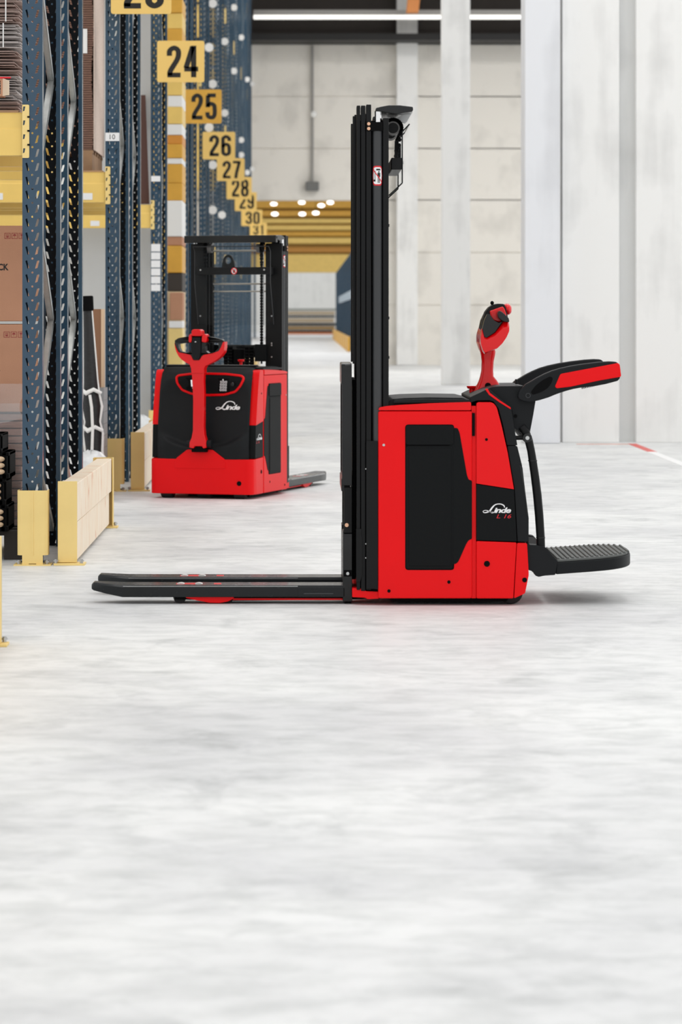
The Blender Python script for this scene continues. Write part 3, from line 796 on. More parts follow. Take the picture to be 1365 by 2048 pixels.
# ------------------------------------------------------------------ next hall, seen through the doorway
tag(obj('wall_far', MB().box(-14, 14, 212, 212.3, 0, 14), conc_mat('far_wall', (226, 226, 222), .05), smooth=0), kind='structure')
YT = 158.0
r = empty('tunnel_rack', (0, YT, 0), label='distant rack of yellow beams bridging the aisle beyond the doorway', cat='rack')
for a, b_, m_ in ((416, 401, YELD), (432, 421, YELD), (446, 437, YEL), (460, 450, YEL), (472, 463, YELD), (487, 475, YEL), (505, 494, mat('amber', (190, 132, 50), .5)), (545, 508, YEL)):
    obj('beam', MB().box(-6, 5.5, R.uniform(0, .4), .6, wz(a, YT), wz(b_, YT)), m_, r, smooth=0, bevel=.03)
obj('back_cover', MB().box(-6, 5.5, .7, .8, wz(545, YT), wz(404, YT)), mat('cover_ochre', (205, 165, 84), .7), r, smooth=0)
for x in (-6, -2.6, 3.2, 5.5): obj('upright', MB().box(x - .06, x + .06, -.02, 0.0, 0, wz(400, YT)), BLUE, r, smooth=0)
for px, py in ((548, 408), (604, 405), (661, 405), (643, 411), (550, 428), (605, 428), (632, 426)):
    yl = YT - 2 if py < 410 else YT - 5
    o = obj('hall_lamp', MB().ball((0, 0, 0), .17, .1, .09), mat('far_lamp', (255, 255, 250), .5, emit=(255, 253, 246), estr=2.5)); o.location = (wx(px, yl), yl, wz(py, yl)); obj('cable', MB().box(-.01, .01, -.01, .01, .05, 10.2 - wz(py, yl)), BLK_D, o, smooth=0)
    tag(o, 'small round lamp shining in front of the distant yellow beams', 'lamp', 'small lamps in the next hall')
r = empty('far_rack', (1.57, 100, 0), label='low blue rack on the right of the aisle beyond the doorway', cat='rack')
mb = MB()
for k in range(15):
    y = k * 3.8
    for yy in (y, y + 1.2): obj('upright', MB().box(0, .12, yy, yy + .12, 0, 3.35), BLUE, r, smooth=0)
obj('end_panel', MB().box(.13, .2, 0, 54, .3, 3.3), mat('rack_mesh_blue', (58, 82, 104), .5, var=.4, vscale=1.2), r, smooth=0)
obj('white_strip', MB().add([(-.01, 0, 1.75), (-.01, 40, 1.75), (-.01, 40, 2.05), (-.01, 0, 2.05), (.13, 0, 1.75), (.13, 40, 1.75), (.13, 40, 2.05), (.13, 0, 2.05)], [(0, 1, 2, 3), (7, 6, 5, 4), (0, 4, 5, 1), (1, 5, 6, 2), (2, 6, 7, 3), (3, 7, 4, 0)]), mat('pale_strip', (150, 165, 175), .6), r, smooth=0)
for k in range(9):
    q = obj('rack_barrier', MB().box(1.40, 1.5, 100 + 6.2 * k, 103.6 + 6.2 * k, 0, .5), YELD, smooth=0, bevel=.02)
    tag(q, 'yellow barrier at the foot of the low blue rack beyond the doorway', 'barrier', 'barriers of the far rack')
for k, (za, zb_, m_, w_) in enumerate(((.14, .28, 'black', 1.4), (.30, .52, 'wood', 1.3), (.54, .72, 'black', 1.35), (.74, 1.02, 'cream', 1.25), (1.05, 1.2, 'black', 1.3), (1.22, 1.46, 'cream', 1.3), (1.5, 1.62, 'green-grey', 1.4))):
    mm = {'black': mat('far_dark', (24, 24, 23), .7), 'wood': mat('far_wood', (150, 122, 70), .7), 'cream': mat('far_cream', (176, 160, 134), .7), 'green-grey': mat('far_green', (122, 128, 120), .7)}[m_]
    sx = 3.0
    q = obj('stacked_load', MB().box(.45 - w_ * 1.55, .45 + w_ * 1.1, 190, 192, za, zb_ - .01), mm, smooth=0, bevel=.03)
    tag(q, '%s layer, %s in the low stack at the far end of the aisle' % (m_, ('lowest', 'second', 'third', 'fourth', 'fifth', 'sixth', 'topmost')[k]), 'load', 'layers of the far stack')
tag(obj('load_base', MB().box(-1.9, 2.2, 189.6, 192.2, 0, .13), mat('far_base', (206, 132, 92), .7), smooth=0), 'reddish pallet base under the far stack', 'pallet')

tag(obj('ceiling_far', MB().box(-14, 14, 150, 166, 10.2, 10.4), CLAD, smooth=0), kind='structure')

# ------------------------------------------------------------------ pallet stackers
YC = 13.07            # centre line depth of the near stacker
U0 = wx(945, 12.71)   # its local origin
SHORT = [False]
def T(px, py, v=-.36):
    Y = YC + v
    u = wx(px, Y) - U0
    if SHORT[0] and u < 0:        # the distant stacker: longer battery box, shorter forks
        u2 = u - .12 * min(1, -u / .38)
        if u < -.54: u2 = -.66 + (u + .54) * 1.10
        u = u2
    return (u, wz(py, Y))
def P(pts, v=-.36): return [T(a, b_, v) for a, b_ in pts]

def ribbon(pts, ws, n=5):
    """smooth variable-width stroke in 2D"""
    P0 = [Vector(p) for p in pts]; out = []; wo = []
    for i in range(len(P0) - 1):
        p0 = P0[max(i - 1, 0)]; p1 = P0[i]; p2 = P0[i + 1]; p3 = P0[min(i + 2, len(P0) - 1)]
        for k in range(n):
            t = k / n
            out.append(0.5 * ((2 * p1) + (-p0 + p2) * t + (2 * p0 - 5 * p1 + 4 * p2 - p3) * t * t + (-p0 + 3 * p1 - 3 * p2 + p3) * t ** 3))
            wo.append(ws[i] * (1 - t) + ws[i + 1] * t)
    out.append(P0[-1]); wo.append(ws[-1])
    vs = []; fs = []
    for i, p in enumerate(out):
        d = (out[min(i + 1, len(out) - 1)] - out[max(i - 1, 0)]).normalized(); nn = Vector((-d.y, d.x)) * wo[i] / 2
        vs += [p + nn, p - nn]
    for i in range(len(out) - 1): fs.append((2 * i, 2 * i + 1, 2 * i + 3, 2 * i + 2))
    return [(p.x, p.y, 0) for p in vs], fs
def logo_geo(width):
    """script word mark: long swash L followed by slanted bold letters"""
    V, Fc = [], []
    def addg(g):
        o = len(V); V.extend(g[0]); Fc.extend([tuple(i + o for i in f) for f in g[1]])
    S = lambda l: [(a - 935, 660 - b_) for a, b_ in l]
    addg(ribbon(S([(880, 706), (842, 700), (800, 682), (762, 680), (737, 695), (757, 712), (800, 704), (838, 680), (868, 640), (905, 603), (950, 588), (1000, 592), (1038, 615), (1042, 640)]), [13, 13, 10, 8, 8, 11, 17, 23, 22, 15, 12, 14, 17, 11]))
    addg(ribbon(S([(842, 697), (870, 712), (900, 704)]), [18, 18, 8]))
    vs, fs = text_geo('inde', 78, xs=1.0, shear=.28, bold=.03, spacing=.86)
    k = 250 / (max(v[0] for v in vs) - min(v[0] for v in vs))
    addg(([(x * k + 78, y - 17, 0) for x, y, z in vs], fs))
    k = width / 410
    return [(x * k, y * k, 0) for x, y, z in V], Fc
LOGO = logo_geo(1.0)

def interp(tab, x):
    if x <= tab[0][0]: return tab[0][1]
    for (a, p), (b_, q) in zip(tab, tab[1:]):
        if x <= b_: return p + (q - p) * (x - a) / (b_ - a)
    return tab[-1][1]

def make_stacker(platform, loc, rz, top_drop, label, model):
    root = empty('pallet_stacker', loc, rz, label, 'pallet stacker', 'red and black pallet stackers')
    def O(name, mb, m, bevel=0, seg=2, parent=root, smooth=35, label=None):
        o = obj(name, mb, m, parent, bevel, seg, smooth)
        if label: o['label'] = label
        return o
    def both(name, poly, va, vb, m, bevel=0, smooth=35, parent=root, label=None):
        r = []
        for s in (-1, 1):
            a, b_ = sorted((s * va, s * vb))
            r.append(O(name, MB().prism(poly, a, b_), m, bevel, 2, parent, smooth, label))
        return r
    dz = top_drop; SHORT[0] = not platform
    # ---------------- chassis
    body = O('chassis', MB().prism(rnd(P([(757, 822), (945, 822), (945, 1197), (757, 1197)]), .010, 3), -.36, .36), RED, .006)
    O('joint_strip', MB().prism(P([(944, 812), (953, 812), (953, 1197), (944, 1197)]), -.349, .349), RED)
    O('battery_lid', MB().prism(rnd(P([(757, 820.6), (759, 815), (772, 812.4), (800, 810), (855, 806.8), (905, 805), (943, 804), (943, 820.6)]), .006, 3), -.362, .362), RED_G, .008, 3)
    hood = O('hood', MB().prism(rnd(P([(776, 814), (779, 803), (786, 798.5), (810, 796.5), (860, 795), (925, 796), (941, 800), (941, 814)]), .004, 2), -.325, .325), BLK, .008, 3)
    O('hood_ridge', MB().prism(rnd(P([(787, 806), (789, 800), (850, 798), (941, 799.5), (941, 806)]), .003, 2), -.352, -.30).prism(rnd(P([(787, 806), (789, 800), (850, 798), (941, 799.5), (941, 806)]), .003, 2), .30, .352), BLK, .004)
    for s in (-1, 1): O('hinge', MB().box(T(945, 0)[0], T(950.5, 0)[0], *sorted((s * .349, s * .358)), T(0, 872)[1], T(0, 826)[1]), BLK_D, .001)
    # side panels: black wedge, door with flap
    wedge = rnd(P([(900, 856), (916, 856), (920, 866), (934.5, 950), (938, 959.5), (944.6, 961), (944.6, 1078), (938, 1080), (933, 1088), (917.5, 1123), (912, 1128), (900, 1128)]), .006, 3)
    both('side_wedge', wedge, .3595, .3615, BLK_P)
    both('door_surround', rnd(P([(811, 849), (909, 849), (909, 1140), (811, 1140)]), .014, 5), .3595, .3612, BLK_D)
    for s, d in zip((-1, 1), both('side_door', rnd(P([(812.5, 892), (906.5, 892), (906.5, 1138), (812.5, 1138)]), .012, 4), .3595, .3630, BLK_P, .0015)):
        a, b_ = sorted((s * .3595, s * .3655))
        O('door_insert', MB().prism(rnd(P([(818, 896), (903, 896), (903, 1132), (818, 1132)]), .006, 3), a, b_), BLK_P, .003, parent=d)
        O('door_flap', MB().prism(rnd(P([(812, 850.5), (908, 850.5), (908, 889.5), (812, 889.5)]), .012, 5), a, s * .3665 if s > 0 else b_) if s > 0 else MB().prism(rnd(P([(812, 850.5), (908, 850.5), (908, 889.5), (812, 889.5)]), .012, 5), -.3665, -.3595), BLK_P, .002, parent=d)
    # drive unit shells
    shell = rnd(P([(953.5, 804.5), (986, 804.5), (994, 814), (1003.5, 850), (1016, 905), (1028.5, 978.5), (953.5, 967)]), [.012, .014, .012, .012, .02, .001, .001], 5)
    both('side_shell', shell, .30, .3625, RED_G, .010)
    band = P([(953.5, 968), (1029, 979.5), (1034.5, 1083.5), (953.5, 1080.5)])
    bands = both('side_band', band, .30, .3605, BLK_P, .003)
    # markings on the band
    for s, bd in zip((-1, 1), bands):
        cu, cw = T(994.5, 1018)
        wid = (1023 - 965.5) / 480.0
        f = (lambda x, y: (cu - s * x * 1.0, s * .3612, cw + y)) if s < 0 else (lambda x, y: (cu - x, .3612, cw + y))
        f = (lambda x, y, s=s: (cu - s * x, s * .3614, cw + y))
        mb = MB(); mb.add([f(x * wid, y * wid) for x, y, z in LOGO[0]], LOGO[1]); O('word_mark', mb, DECALW, smooth=0, parent=bd)
        tu, tw = T(1008.5, 1032.5)
        g = (lambda x, y, s=s: (tu - s * x, s * .3616, tw + y))
        mb = MB(); add_text(mb, model, .0165, g, shear=.3, xs=1.5, bold=.0); O('model_mark', mb, DECALR, smooth=0, parent=bd)
    both('skirt_side', rnd(P([(953.5, 1082), (1034, 1085), (1027.5, 1197), (953.5, 1197)]), .006, 3), .30, .3615, RED, .006)
    if platform:
        O('skirt', MB().prism(P([(953.5, 1084), (1033, 1086), (1027, 1196), (953.5, 1196)]), -.30, .30), RED)
        O('rear_bumper', MB().prism(rnd(P([(1035, 1086), (1055, 1086.5), (1058.5, 1150), (1051, 1187), (1029, 1197)]), .006, 3), -.357, .357), RED, .010, 3)
    else:
        pl = rnd([(T(953.5, 0)[0], -.30), (.235, -.30 - .05), (.235, .30 + .05), (T(953.5, 0)[0], .30)], [0, .0, .0, 0], 1)
        ua = T(953.5, 0)[0]
        pl = rnd([(ua, -.36), (.236, -.36), (.236, .36), (ua, .36)], [0, .05, .05, 0], 6)
        O('skirt', MB().prism(pl, .031, .262, 'z'), RED, .006)
        tr = [(-.13, .262), (-.085, .325), (.085, .325), (.13, .262)]
        tr = [(-.185, .20), (-.175, .264), (-.095, .325), (.080, .325), (.165, .264), (.175, .20)]
        O('skirt_hump', MB().prism(rnd(tr, .01, 3), .10, .2395, 'x'), RED, .005)
    # bolt holes
    for s in (-1, 1):
        for (px, py, r, dk) in ((768, 890, .0055, 0), (973.5, 879, .006, 1), (974.5, 1127.5, .0125, 1), (898.5, 1164, .007, 1), (778.5, 1182, .007, 1)):
            u, w_ = T(px, py); yv = .3605 if px < 950 else .3625
            O('bolt_hole', MB().cyl((u, s * (yv - .002), w_), (u, s * (yv + .0012), w_), r, 16), BLK_D if dk else STEEL)
    if platform:
        u, w_ = T(1050, 1160)
        O('bumper_hole', MB().cyl((u, -.359, w_), (u, -.35, w_), .010, 16), BLK_D)
    # core and rear covers
    if platform:
        O('drive_housing', MB().prism(P([(947, 812), (955, 803), (985, 800), (1000, 815), (1012, 850), (1030, 893), (1052, 1036), (1052, 1085), (947, 1085)]), -.299, .299), BLK_D)
        up = P([(941, 795), (946, 792.5), (978, 777), (1022, 815), (1024, 818), (1028.5, 848), (1036, 891), (1015, 891), (1007, 851), (998, 818), (988, 803.5), (980, 801), (954, 801.5), (941, 806)])
        O('rear_cover', MB().prism(rnd(up, .003, 2), -.350, .350), BLK, .006)
        O('rear_cover_lower', MB().prism(rnd(P([(1015.5, 892), (1035.5, 892), (1045, 930), (1058.5, 1036), (1058.5, 1084), (1035.8, 1084), (1029.5, 976)]), .004, 2), -.353, .353), BLK, .006)
        O('cover_crease', MB().prism(P([(1040, 930), (1046, 935), (1057, 1030), (1055, 1032), (1052, 1000)]), -.3545, -.352), BLK_G)
        st = P([(971, 778.5), (976, 777), (981, 786), (1001, 801), (1022.5, 815), (1022.5, 819), (1000, 805), (979, 790)])
        both('accent_stripe', st, .346, .3525, RED_G, .0015)
        # saddle
        sad = rnd(P([(975, 779), (985, 775), (1000, 773), (1052, 772.5), (1064, 785), (1074, 800), (1069, 830), (1063, 862), (1059, 884), (1048, 869), (1038, 862), (1030, 855), (1026, 820)]), .006, 3)
        sd = O('arm_saddle', MB().prism(sad, -.315, .315), BLK, .008)
        u, w_ = T(1033, 833)
        O('plug', MB().cyl((u, -.3165, w_), (u, -.312, w_), .008, 16), BLK_D, parent=sd)
        O('lug', MB().prism(P([(1036.5, 770), (1037, 760), (1040, 760), (1043, 770)]), -.20, -.17), BLK, .002, parent=sd)
        # folding side arms
        arm = P([(1037, 792), (1040, 782), (1052, 769), (1062.6, 763), (1075, 755.5), (1089.7, 748), (1105, 741.5), (1122, 736.5), (1145, 731.5), (1171, 727.5), (1200, 724), (1220, 722.8), (1234, 723.5), (1239, 728), (1242, 748), (1241.5, 757), (1236, 762), (1211.6, 768.5), (1188, 772.5), (1165.6, 775), (1148, 778), (1133, 782), (1115, 788), (1098, 795), (1080, 800.5), (1060, 804.5), (1046, 802.5), (1038, 798)])
        for s in (-1, 1):
            a, b_ = (s * .36, s * .30)
            ar = O('side_arm', MB().prism(arm, min(a, b_), max(a, b_)), BLK, .010, 3)
            rp = rnd(P([(1121.5, 747.8), (1237, 726), (1240.5, 729), (1243.5, 753.5), (1200, 761), (1142, 773.5), (1114, 776.8), (1110.5, 773)]), .007, 3)
            a, b_ = sorted((s * .332, s * .3635))
            O('arm_panel', MB().prism(rp, a, b_), RED, .003, parent=ar)
            rc = rnd(P([(1072, 771), (1086, 760), (1101, 752.5), (1107, 756), (1104, 766), (1096, 777), (1082, 785), (1066, 790), (1062, 784)]), .01, 3)
            a, b_ = sorted((s * .352, s * .3608))
            O('arm_recess', MB().prism(rc, a, b_), BLK_D, .001, parent=ar)
            u, w_ = T(1057, 791)
            rim = MB(); rim.sheet(circ(u, w_, .0105, 20), [circ(u, w_, .008, 20)], lambda p, q, t: (p, t, q), s * .3608, s * .362)
            O('pivot_ring', rim, GREY_T, parent=ar)
            gr = MB()
            for k in range(20):
                t = k / 19; px = 1166 + 64 * t; py = 776 - 12.5 * t - 2.0 * t * t
                u, w_ = T(px, py)
                gr.box(u - .0014, u + .0014, s * .345 - .012, s * .345 + .012, w_ - .004, w_ + .006)
            O('grip_ribs', gr, RUBBER, parent=ar)
        # strut from the saddle down to the platform
        for s in (-1,):
            v = s * .315
            pth = [T(a, b_, -.315) for a, b_ in ((1044, 853), (1052, 864), (1058, 880), (1063, 902), (1066, 921), (1071, 955), (1075.5, 991), (1079, 1030), (1082, 1075), (1082.5, 1104))]
            rr = [.0165, .0175, .0175, .0165, .0172, .0178, .0182, .0182, .0178, .0185]
            stt = O('strut', MB().tube([(a, v, b_) for a, b_ in pth], rr, 18), BLK_M)
            for q, rad in ((pth[4], .0195), (pth[8], .0195)):
                O('collar', MB().cyl((q[0], v, q[1] - .003), (q[0], v, q[1] + .002), rad, 20), BLK_G, .0008, parent=stt)
            q = T(1055.5, 876, -.34)
            kn = O('knuckle', MB().cyl((q[0], v - .028, q[1]), (q[0], v + .028, q[1]), .020, 22), BLK_G, .004, parent=stt)
            O('hex_bolt', MB().cyl((q[0], v - .031 if s < 0 else v + .031, q[1]), (q[0], v, q[1]), .0085, 16), STEEL, .001, parent=stt)
            q2 = T(1030, 876, -.34)
            O('link_rod', MB().cyl((q2[0], v, q2[1]), (q[0], v, q[1]), .0095, 14), BLK_M, parent=stt)
        # platform
        hb = rnd(P([(1056, 1074), (1060, 1090), (1074, 1091), (1091, 1094), (1116, 1123), (1112, 1150.5), (1090, 1152), (1079, 1154.5), (1072, 1152), (1067.6, 1143.7), (1056, 1140)]), .004, 2)
        both('platform_bracket', hb, .27, .345, BLK, .005)
        O('hinge_beam', MB().prism(rnd(P([(1058, 1092), (1092, 1096), (1100, 1120), (1098, 1150), (1072, 1150), (1060, 1140)]), .004, 2), -.27, .27), BLK_D, .004)
        ua, wa = T(1113, 1124); ub, wb_ = T(1258, 1103, 0)
        wb_ = wa + .024
        def slope(u): return wa + (wb_ - wa) * (u - ua) / (ub - ua)
        plan = []
        for k in range(25):
            t = -math.pi / 2 + math.pi * k / 24
            plan.append((ua + .06 + (ub - ua - .06) * max(0, math.cos(t)) ** .55, .335 * math.copysign(abs(math.sin(t)) ** .8, math.sin(t))))
        plan = [(ua, -.335)] + plan + [(ua, .335)]
        n = len(plan)
        def slab(name, off_in, z_lo, z_hi, m, bev):
            vs = []
            cxm = (ua + ub) / 2
            for zo in (z_lo, z_hi):
                for (x, y) in plan:
                    x2 = cxm + (x - cxm) * (1 - off_in / .16); y2 = y * (1 - off_in / .33)
                    vs.append((x2, y2, slope(x2) + zo))
            fs = [tuple(range(n)), tuple(range(2 * n - 1, n - 1, -1))] + [(i, (i + 1) % n, n + (i + 1) % n, n + i) for i in range(n)]
            return O(name, MB().add(vs, fs), m, bev, 2)
        pf = slab('platform', 0, -.054, -.004, BLK, .006)
        pm = slab('platform_mat', .006, -.004, .006, MATG, .003)
        rb = MB()
        for k in range(16):
            x = ua + .014 + (ub - ua - .034) * k / 15
            hw = .0
            for (x1, y1), (x2, y2) in zip(plan, plan[1:]):
                if y1 > 0 and (x1 - x) * (x2 - x) <= 0 and x1 != x2: hw = max(hw, y1 + (y2 - y1) * (x - x1) / (x2 - x1))
            if x < ua + .06: hw = .335
            hw = min(.325, hw) - .02
            if hw > .03: rb.tube([(x, -hw, slope(x) + .006), (x, hw, slope(x) + .006)], .0055, 8)
        O('mat_ribs', rb, MATG, parent=pm)
    else:
        ctab = [(.24, .231), (.30, .232), (.34, .236), (.5, .222), (.70, .188), (.78, .165), (.83, .135), (.862, .095), (.872, .05), (.875, -.005)]
        def fs_(v, w):
            base = interp(ctab, w)
            wl = .315 + .10 * (abs(v) / .31) ** 2.2
            t = max(0, min(1, (w - wl) / .045)); t = t * t * (3 - 2 * t)
            t2 = max(0, min(1, (.80 - w) / .12)); t2 = t2 * t2 * (3 - 2 * t2)
            edge = max(0, 1 - (abs(v) / .31) ** 6)
            c = max(0, (abs(v) - .24) / .08)
            return base - .050 * t * t2 * edge - .035 * c * c
        O('drive_housing', MB().prism([(ua, .26), (.14, .26), (.11, .66), (.04, .80), (ua, .83)], -.30, .30), BLK_D)
        mb = MB(); nv, nw = 60, 70; vs = []; fs = []
        for i in range(nv + 1):
            v = -.318 + .636 * i / nv
            for j in range(nw + 1):
                w_ = .235 + .64 * j / nw
                vs.append((fs_(v, w_), v, w_))
        for i in range(nv):
            for j in range(nw):
                a = i * (nw + 1) + j; fs.append((a, a + 1, a + nw + 2, a + nw + 1))
        # back side of the moulding
        k0 = len(vs); vs += [(max(x - .012, -.01), v, w_) for x, v, w_ in vs[:k0]]; fs += [tuple(i + k0 for i in reversed(f)) for f in fs[:]]
        mb.add(vs, fs)
        fc = O('front_cover', mb, BLK, smooth=60)
        O('top_cover', MB().prism([(-.004, .868), (.05, .872), (.05, .878), (-.004, .882)], -.318, .318), BLK, .003)
        vc = lambda px: (px - 399) / 289.0
        wc = lambda py: EYE - (py - VY) * 20.1 / F_PX
        def conf(pts, off, ring_only=False):
            """fan patch following the cover"""
            mb = MB(); n = len(pts); cx = sum(p[0] for p in pts) / n; cz = sum(p[1] for p in pts) / n; M = 6
            vs = [(fs_(cx, cz) + off, cx, cz)]; fs = []
            for m_ in range(1, M + 1):
                for p in pts:
                    a = cx + (p[0] - cx) * m_ / M; b_ = cz + (p[1] - cz) * m_ / M; vs.append((fs_(a, b_) + off, a, b_))
            for i in range(n): fs.append((0, 1 + i, 1 + (i + 1) % n))
            for m_ in range(M - 1):
                for i in range(n):
                    a = 1 + m_ * n + i; b_ = 1 + m_ * n + (i + 1) % n; fs.append((a, b_, b_ + n, a + n))
            return mb.add(vs, fs)
        ring = [(341.5, 755), (345, 752), (367, 749), (405, 748), (442, 748.7), (472, 752), (477, 756), (476, 762), (470.7, 772), (459.5, 783.5), (437, 789.8), (405, 791), (371, 788.5), (352, 781), (343.5, 767)]
        ring = [(vc(a), wc(b_)) for a, b_ in ring]
        rs = rnd(ring, .012, 3)
        O('instrument_well', conf(rs, .003), BLK_P, parent=fc)
        cl = rs + rs[:2]
        O('well_frame', MB().tube([(fs_(a, b_) + .002, a, b_) for a, b_ in cl], .0085, 10, cap=False), RED_G, parent=fc)
        def patch(name, a, b_, c, d, off, m, par):
            return O(name, conf([(vc(a), wc(c)), (vc(b_), wc(c)), (vc(b_), wc(d)), (vc(a), wc(d))], off), m, parent=par, smooth=0)
        dsp = patch('display', 361, 397, 756, 781, .006, BLK_D, fc)
        patch('screen', 371.5, 392, 760.5, 774, .009, mat('lcd', (246, 248, 250), .3, emit=(246, 248, 250), estr=.35), dsp)
        for k in range(4): patch('display_button', 373 + 4.2 * k, 375.5 + 4.2 * k, 776, 777.6, .009, DECALW, dsp)
        kp = patch('keypad', 426, 448.5, 757, 785.5, .006, BLK_D, fc)
        for i in range(3):
            for j in range(4):
                cx = 433.2 + 4.9 * i - .9 * j; cy = 764.2 + 5.4 * j
                mb = MB(); hw, hh = .0065, .0068
                vq, wq = vc(cx), wc(cy)
                mb.sheet([(vq - hw, wq - hh), (vq + hw, wq - hh), (vq + hw, wq + hh), (vq - hw, wq + hh)], [circ(vq, wq, .0042, 6)], lambda p, q, t: (fs_(p, q) + .009 + t, p, q), 0, .001)
                O('key', mb, DECALW, parent=kp, smooth=0)
        q = (vc(456), wc(769)); O('key_switch', MB().ball((fs_(*q) + .012, q[0], q[1]), .014, .015, .017), BLK_G, parent=fc)
        q = (vc(437), wc(760)); O('pilot_lamp', MB().ball((fs_(*q) + .01, q[0], q[1]), .004, .005, .005), WHITE, parent=fc)
        cv, cw = vc(446.5), wc(812.5); wid = 51 / 289.
        mb = MB(); mb.add([(fs_(cv + x * wid, cw + y * wid) + .007, cv + x * wid, cw + y * wid) for x, y, z in LOGO[0]], LOGO[1])
        O('word_mark', mb, DECALW, smooth=0, parent=fc)
        for v in (-.30, .265):
            O('bolt_hole', MB().cyl((.2, v, .105), (.2372 if v > -.28 else .232, v, .105), .016, 16), BLK_D)
        O('emergency_button', MB().cyl((-.12, .16, .87), (-.12, .16, .90), .010).cyl((-.12, .16, .90), (-.12, .16, .915), .021, r2=.023), RED_G, .002)
    if platform:
        u, w_ = T(946, 778, 0)
        O('emergency_button', MB().cyl((u, .05, w_ - .03), (u, .05, w_), .012).cyl((u, .05, w_), (u, .05, w_ + .012), .019, r2=.024), RED_G, .002)
    # ---------------- under the chassis
    O('undercarriage', MB().prism(P([(775, 1190), (1025, 1190), (1015, 1205.5), (785, 1205.5)]), -.31 if platform else -.12, .31), BLK_D)
    O('drive_wheel', MB().cyl((.12, -.05, .11), (.12, .05, .11), .11, 28), RUBBER, .01)
    for v in (-.255, .255): O('caster_wheel', MB().cyl((.165, v - .04, .052), (.165, v + .04, .052), .052, 24), RUBBER, .008)
    # ---------------- mast
    mast = empty('mast', (0, 0, 0)); mast.parent = root
    mast.location = (0, 0, 0)
    if not platform: mast.scale = (1, .95, 1); mast.location = (0, .012, 0)
    def M(name, mb, m, bevel=0, seg=2, smooth=35): return O(name, mb, m, bevel, seg, mast, smooth)
    V0 = -.345
    def zt(py, v=V0): return T(0, py, v)[1] - dz
    for (a, b_, yt, yb, va, vb) in ((706.5, 713, 230, 728, .235, .275), (714, 721, 211, 1180, .24, .345), (722.5, 731.5, 211, 1182, .24, .345), (733, 743, 209, 1180, .24, .345), (766.5, 778, 236, 1160, .225, .345)):
        for s in (-1, 1):
            x0 = T(a, 0, V0)[0]; x1 = T(b_, 0, V0)[0]
            y0, y1 = sorted((s * va, s * vb))
            zb_ = T(0, yb, V0)[1] if yb > 900 else T(0, yb, V0)[1]
            M('mast_rail', MB().box(x0, x1, y0, y1, zb_, zt(yt)), BLK_M, .002)
    x0 = T(716, 0, V0)[0]; x1 = T(770, 0, V0)[0]
    for s in (-1, 1):
        y0, y1 = sorted((s * .215, s * .30))
        M('mast_web', MB().box(x0, x1, y0, y1, .06, zt(240)), BLK_D, smooth=0)
    cu_ = T(755.5, 0, V0)[0]; cr = .0212
    for s in (-1, 1):
        cy = s * .328
        cyl_ = M('mast_cylinder', MB().cyl((cu_, cy, T(0, 1178, V0)[1]), (cu_, cy, zt(262)), cr, 28), GREY_T)
        O('cylinder_cap', MB().cyl((cu_, cy, zt(276)), (cu_, cy, zt(261)), cr + .0012, 28), GREY_T, .001, parent=cyl_) if False else None
        M('piston_rod', MB().cyl((cu_ + .003, cy, zt(262)), (cu_ + .003, cy, zt(222)), .0145, 20), CHROME)
        u0_, _ = T(734, 0, V0); u1_, _ = T(766, 0, V0)
        y0, y1 = sorted((s * .30, s * .3525))
        M('cylinder_clamp', MB().box(u0_, u1_, y0, y1, zt(262), zt(244)), BLK_D, .002)
        for py in (248, 257.5):
            u, _ = T(738, 0, V0)
            M('brass_bolt', MB().cyl((u, s * .352, zt(py)), (u, s * .357, zt(py)), .0072, 16), BRASS, .001)
        y0, y1 = sorted((s * .345, s * .352))
        if True:
            M('lower_cover', MB().box(T(733, 0)[0], T(756.4, 0)[0], y0, s * .356 if s > 0 else y1, T(0, 1178)[1], T(0, 882)[1]) if s > 0 else MB().box(T(733, 0)[0], T(756.4, 0)[0], -.356, -.345, T(0, 1178)[1], T(0, 882)[1]), BLK_M, .002)
            y0, y1 = sorted((s * .345, s * .351))
            M('roller_plate', MB().prism(P([(713, 1058), (724, 1058), (723, 1070), (725, 1076), (725, 1150), (721, 1164), (713, 1164)]), y0, y1), BLK_M, .001)
        u, _ = T(732.5, 0)
        for py in (938, 1088, 1116):
            M('cover_screw', MB().cyl((u, s * .345, T(0, py)[1]), (u, s * .3535, T(0, py)[1]), .0028, 8), STEEL)
        # nuts on the operator side of the outer rail
        u, _ = T(778, 0, V0)
        if not platform:
            for py in (632, 686, 690, 713, 733):
                w_ = EYE - (py - VY) * 20.9 / F_PX
                M('rail_nut', MB().cyl((u, s * .27, w_), (u + .006, s * .27, w_), .0055, 8), STEEL)
        else:
            for py in (450, 636, 715): M('rail_nut', MB().cyl((u, s * .30, T(0, py)[1]), (u + .004, s * .30, T(0, py)[1]), .006, 8), BLK_G)
        # lift chain: side plates repeated down its length
        ch = MB(); cu2 = T(786, 0, V0)[0] - .030
        zz = .9
        while zz < zt(262):
            ch.box(cu2 - .006, cu2 + .006, s * .19 - .010, s * .19 + .010, zz, zz + .014); zz += .019
        ch.box(cu2 - .003, cu2 + .003, s * .19 - .006, s * .19 + .006, .88, zt(262))
        M('lift_chain', ch, BLK_D, smooth=0)
        # chain pulley at the top
        pu, pz = T(786, 0, -.15)[0], zt(258, -.15)
        pl_ = M('chain_pulley', MB().cyl((pu, s * .17, pz), (pu, s * .215, pz), .030, 28), mat('pulley_grey', (118, 116, 114), .4), .002)
        O('pulley_face', MB().cyl((pu, s * .168 if s > 0 else s * .168, pz), (pu, s * .2175, pz), .0225, 28), BLK_M, .001, parent=pl_)
        # chain over the pulley toward the front
        ch = MB()
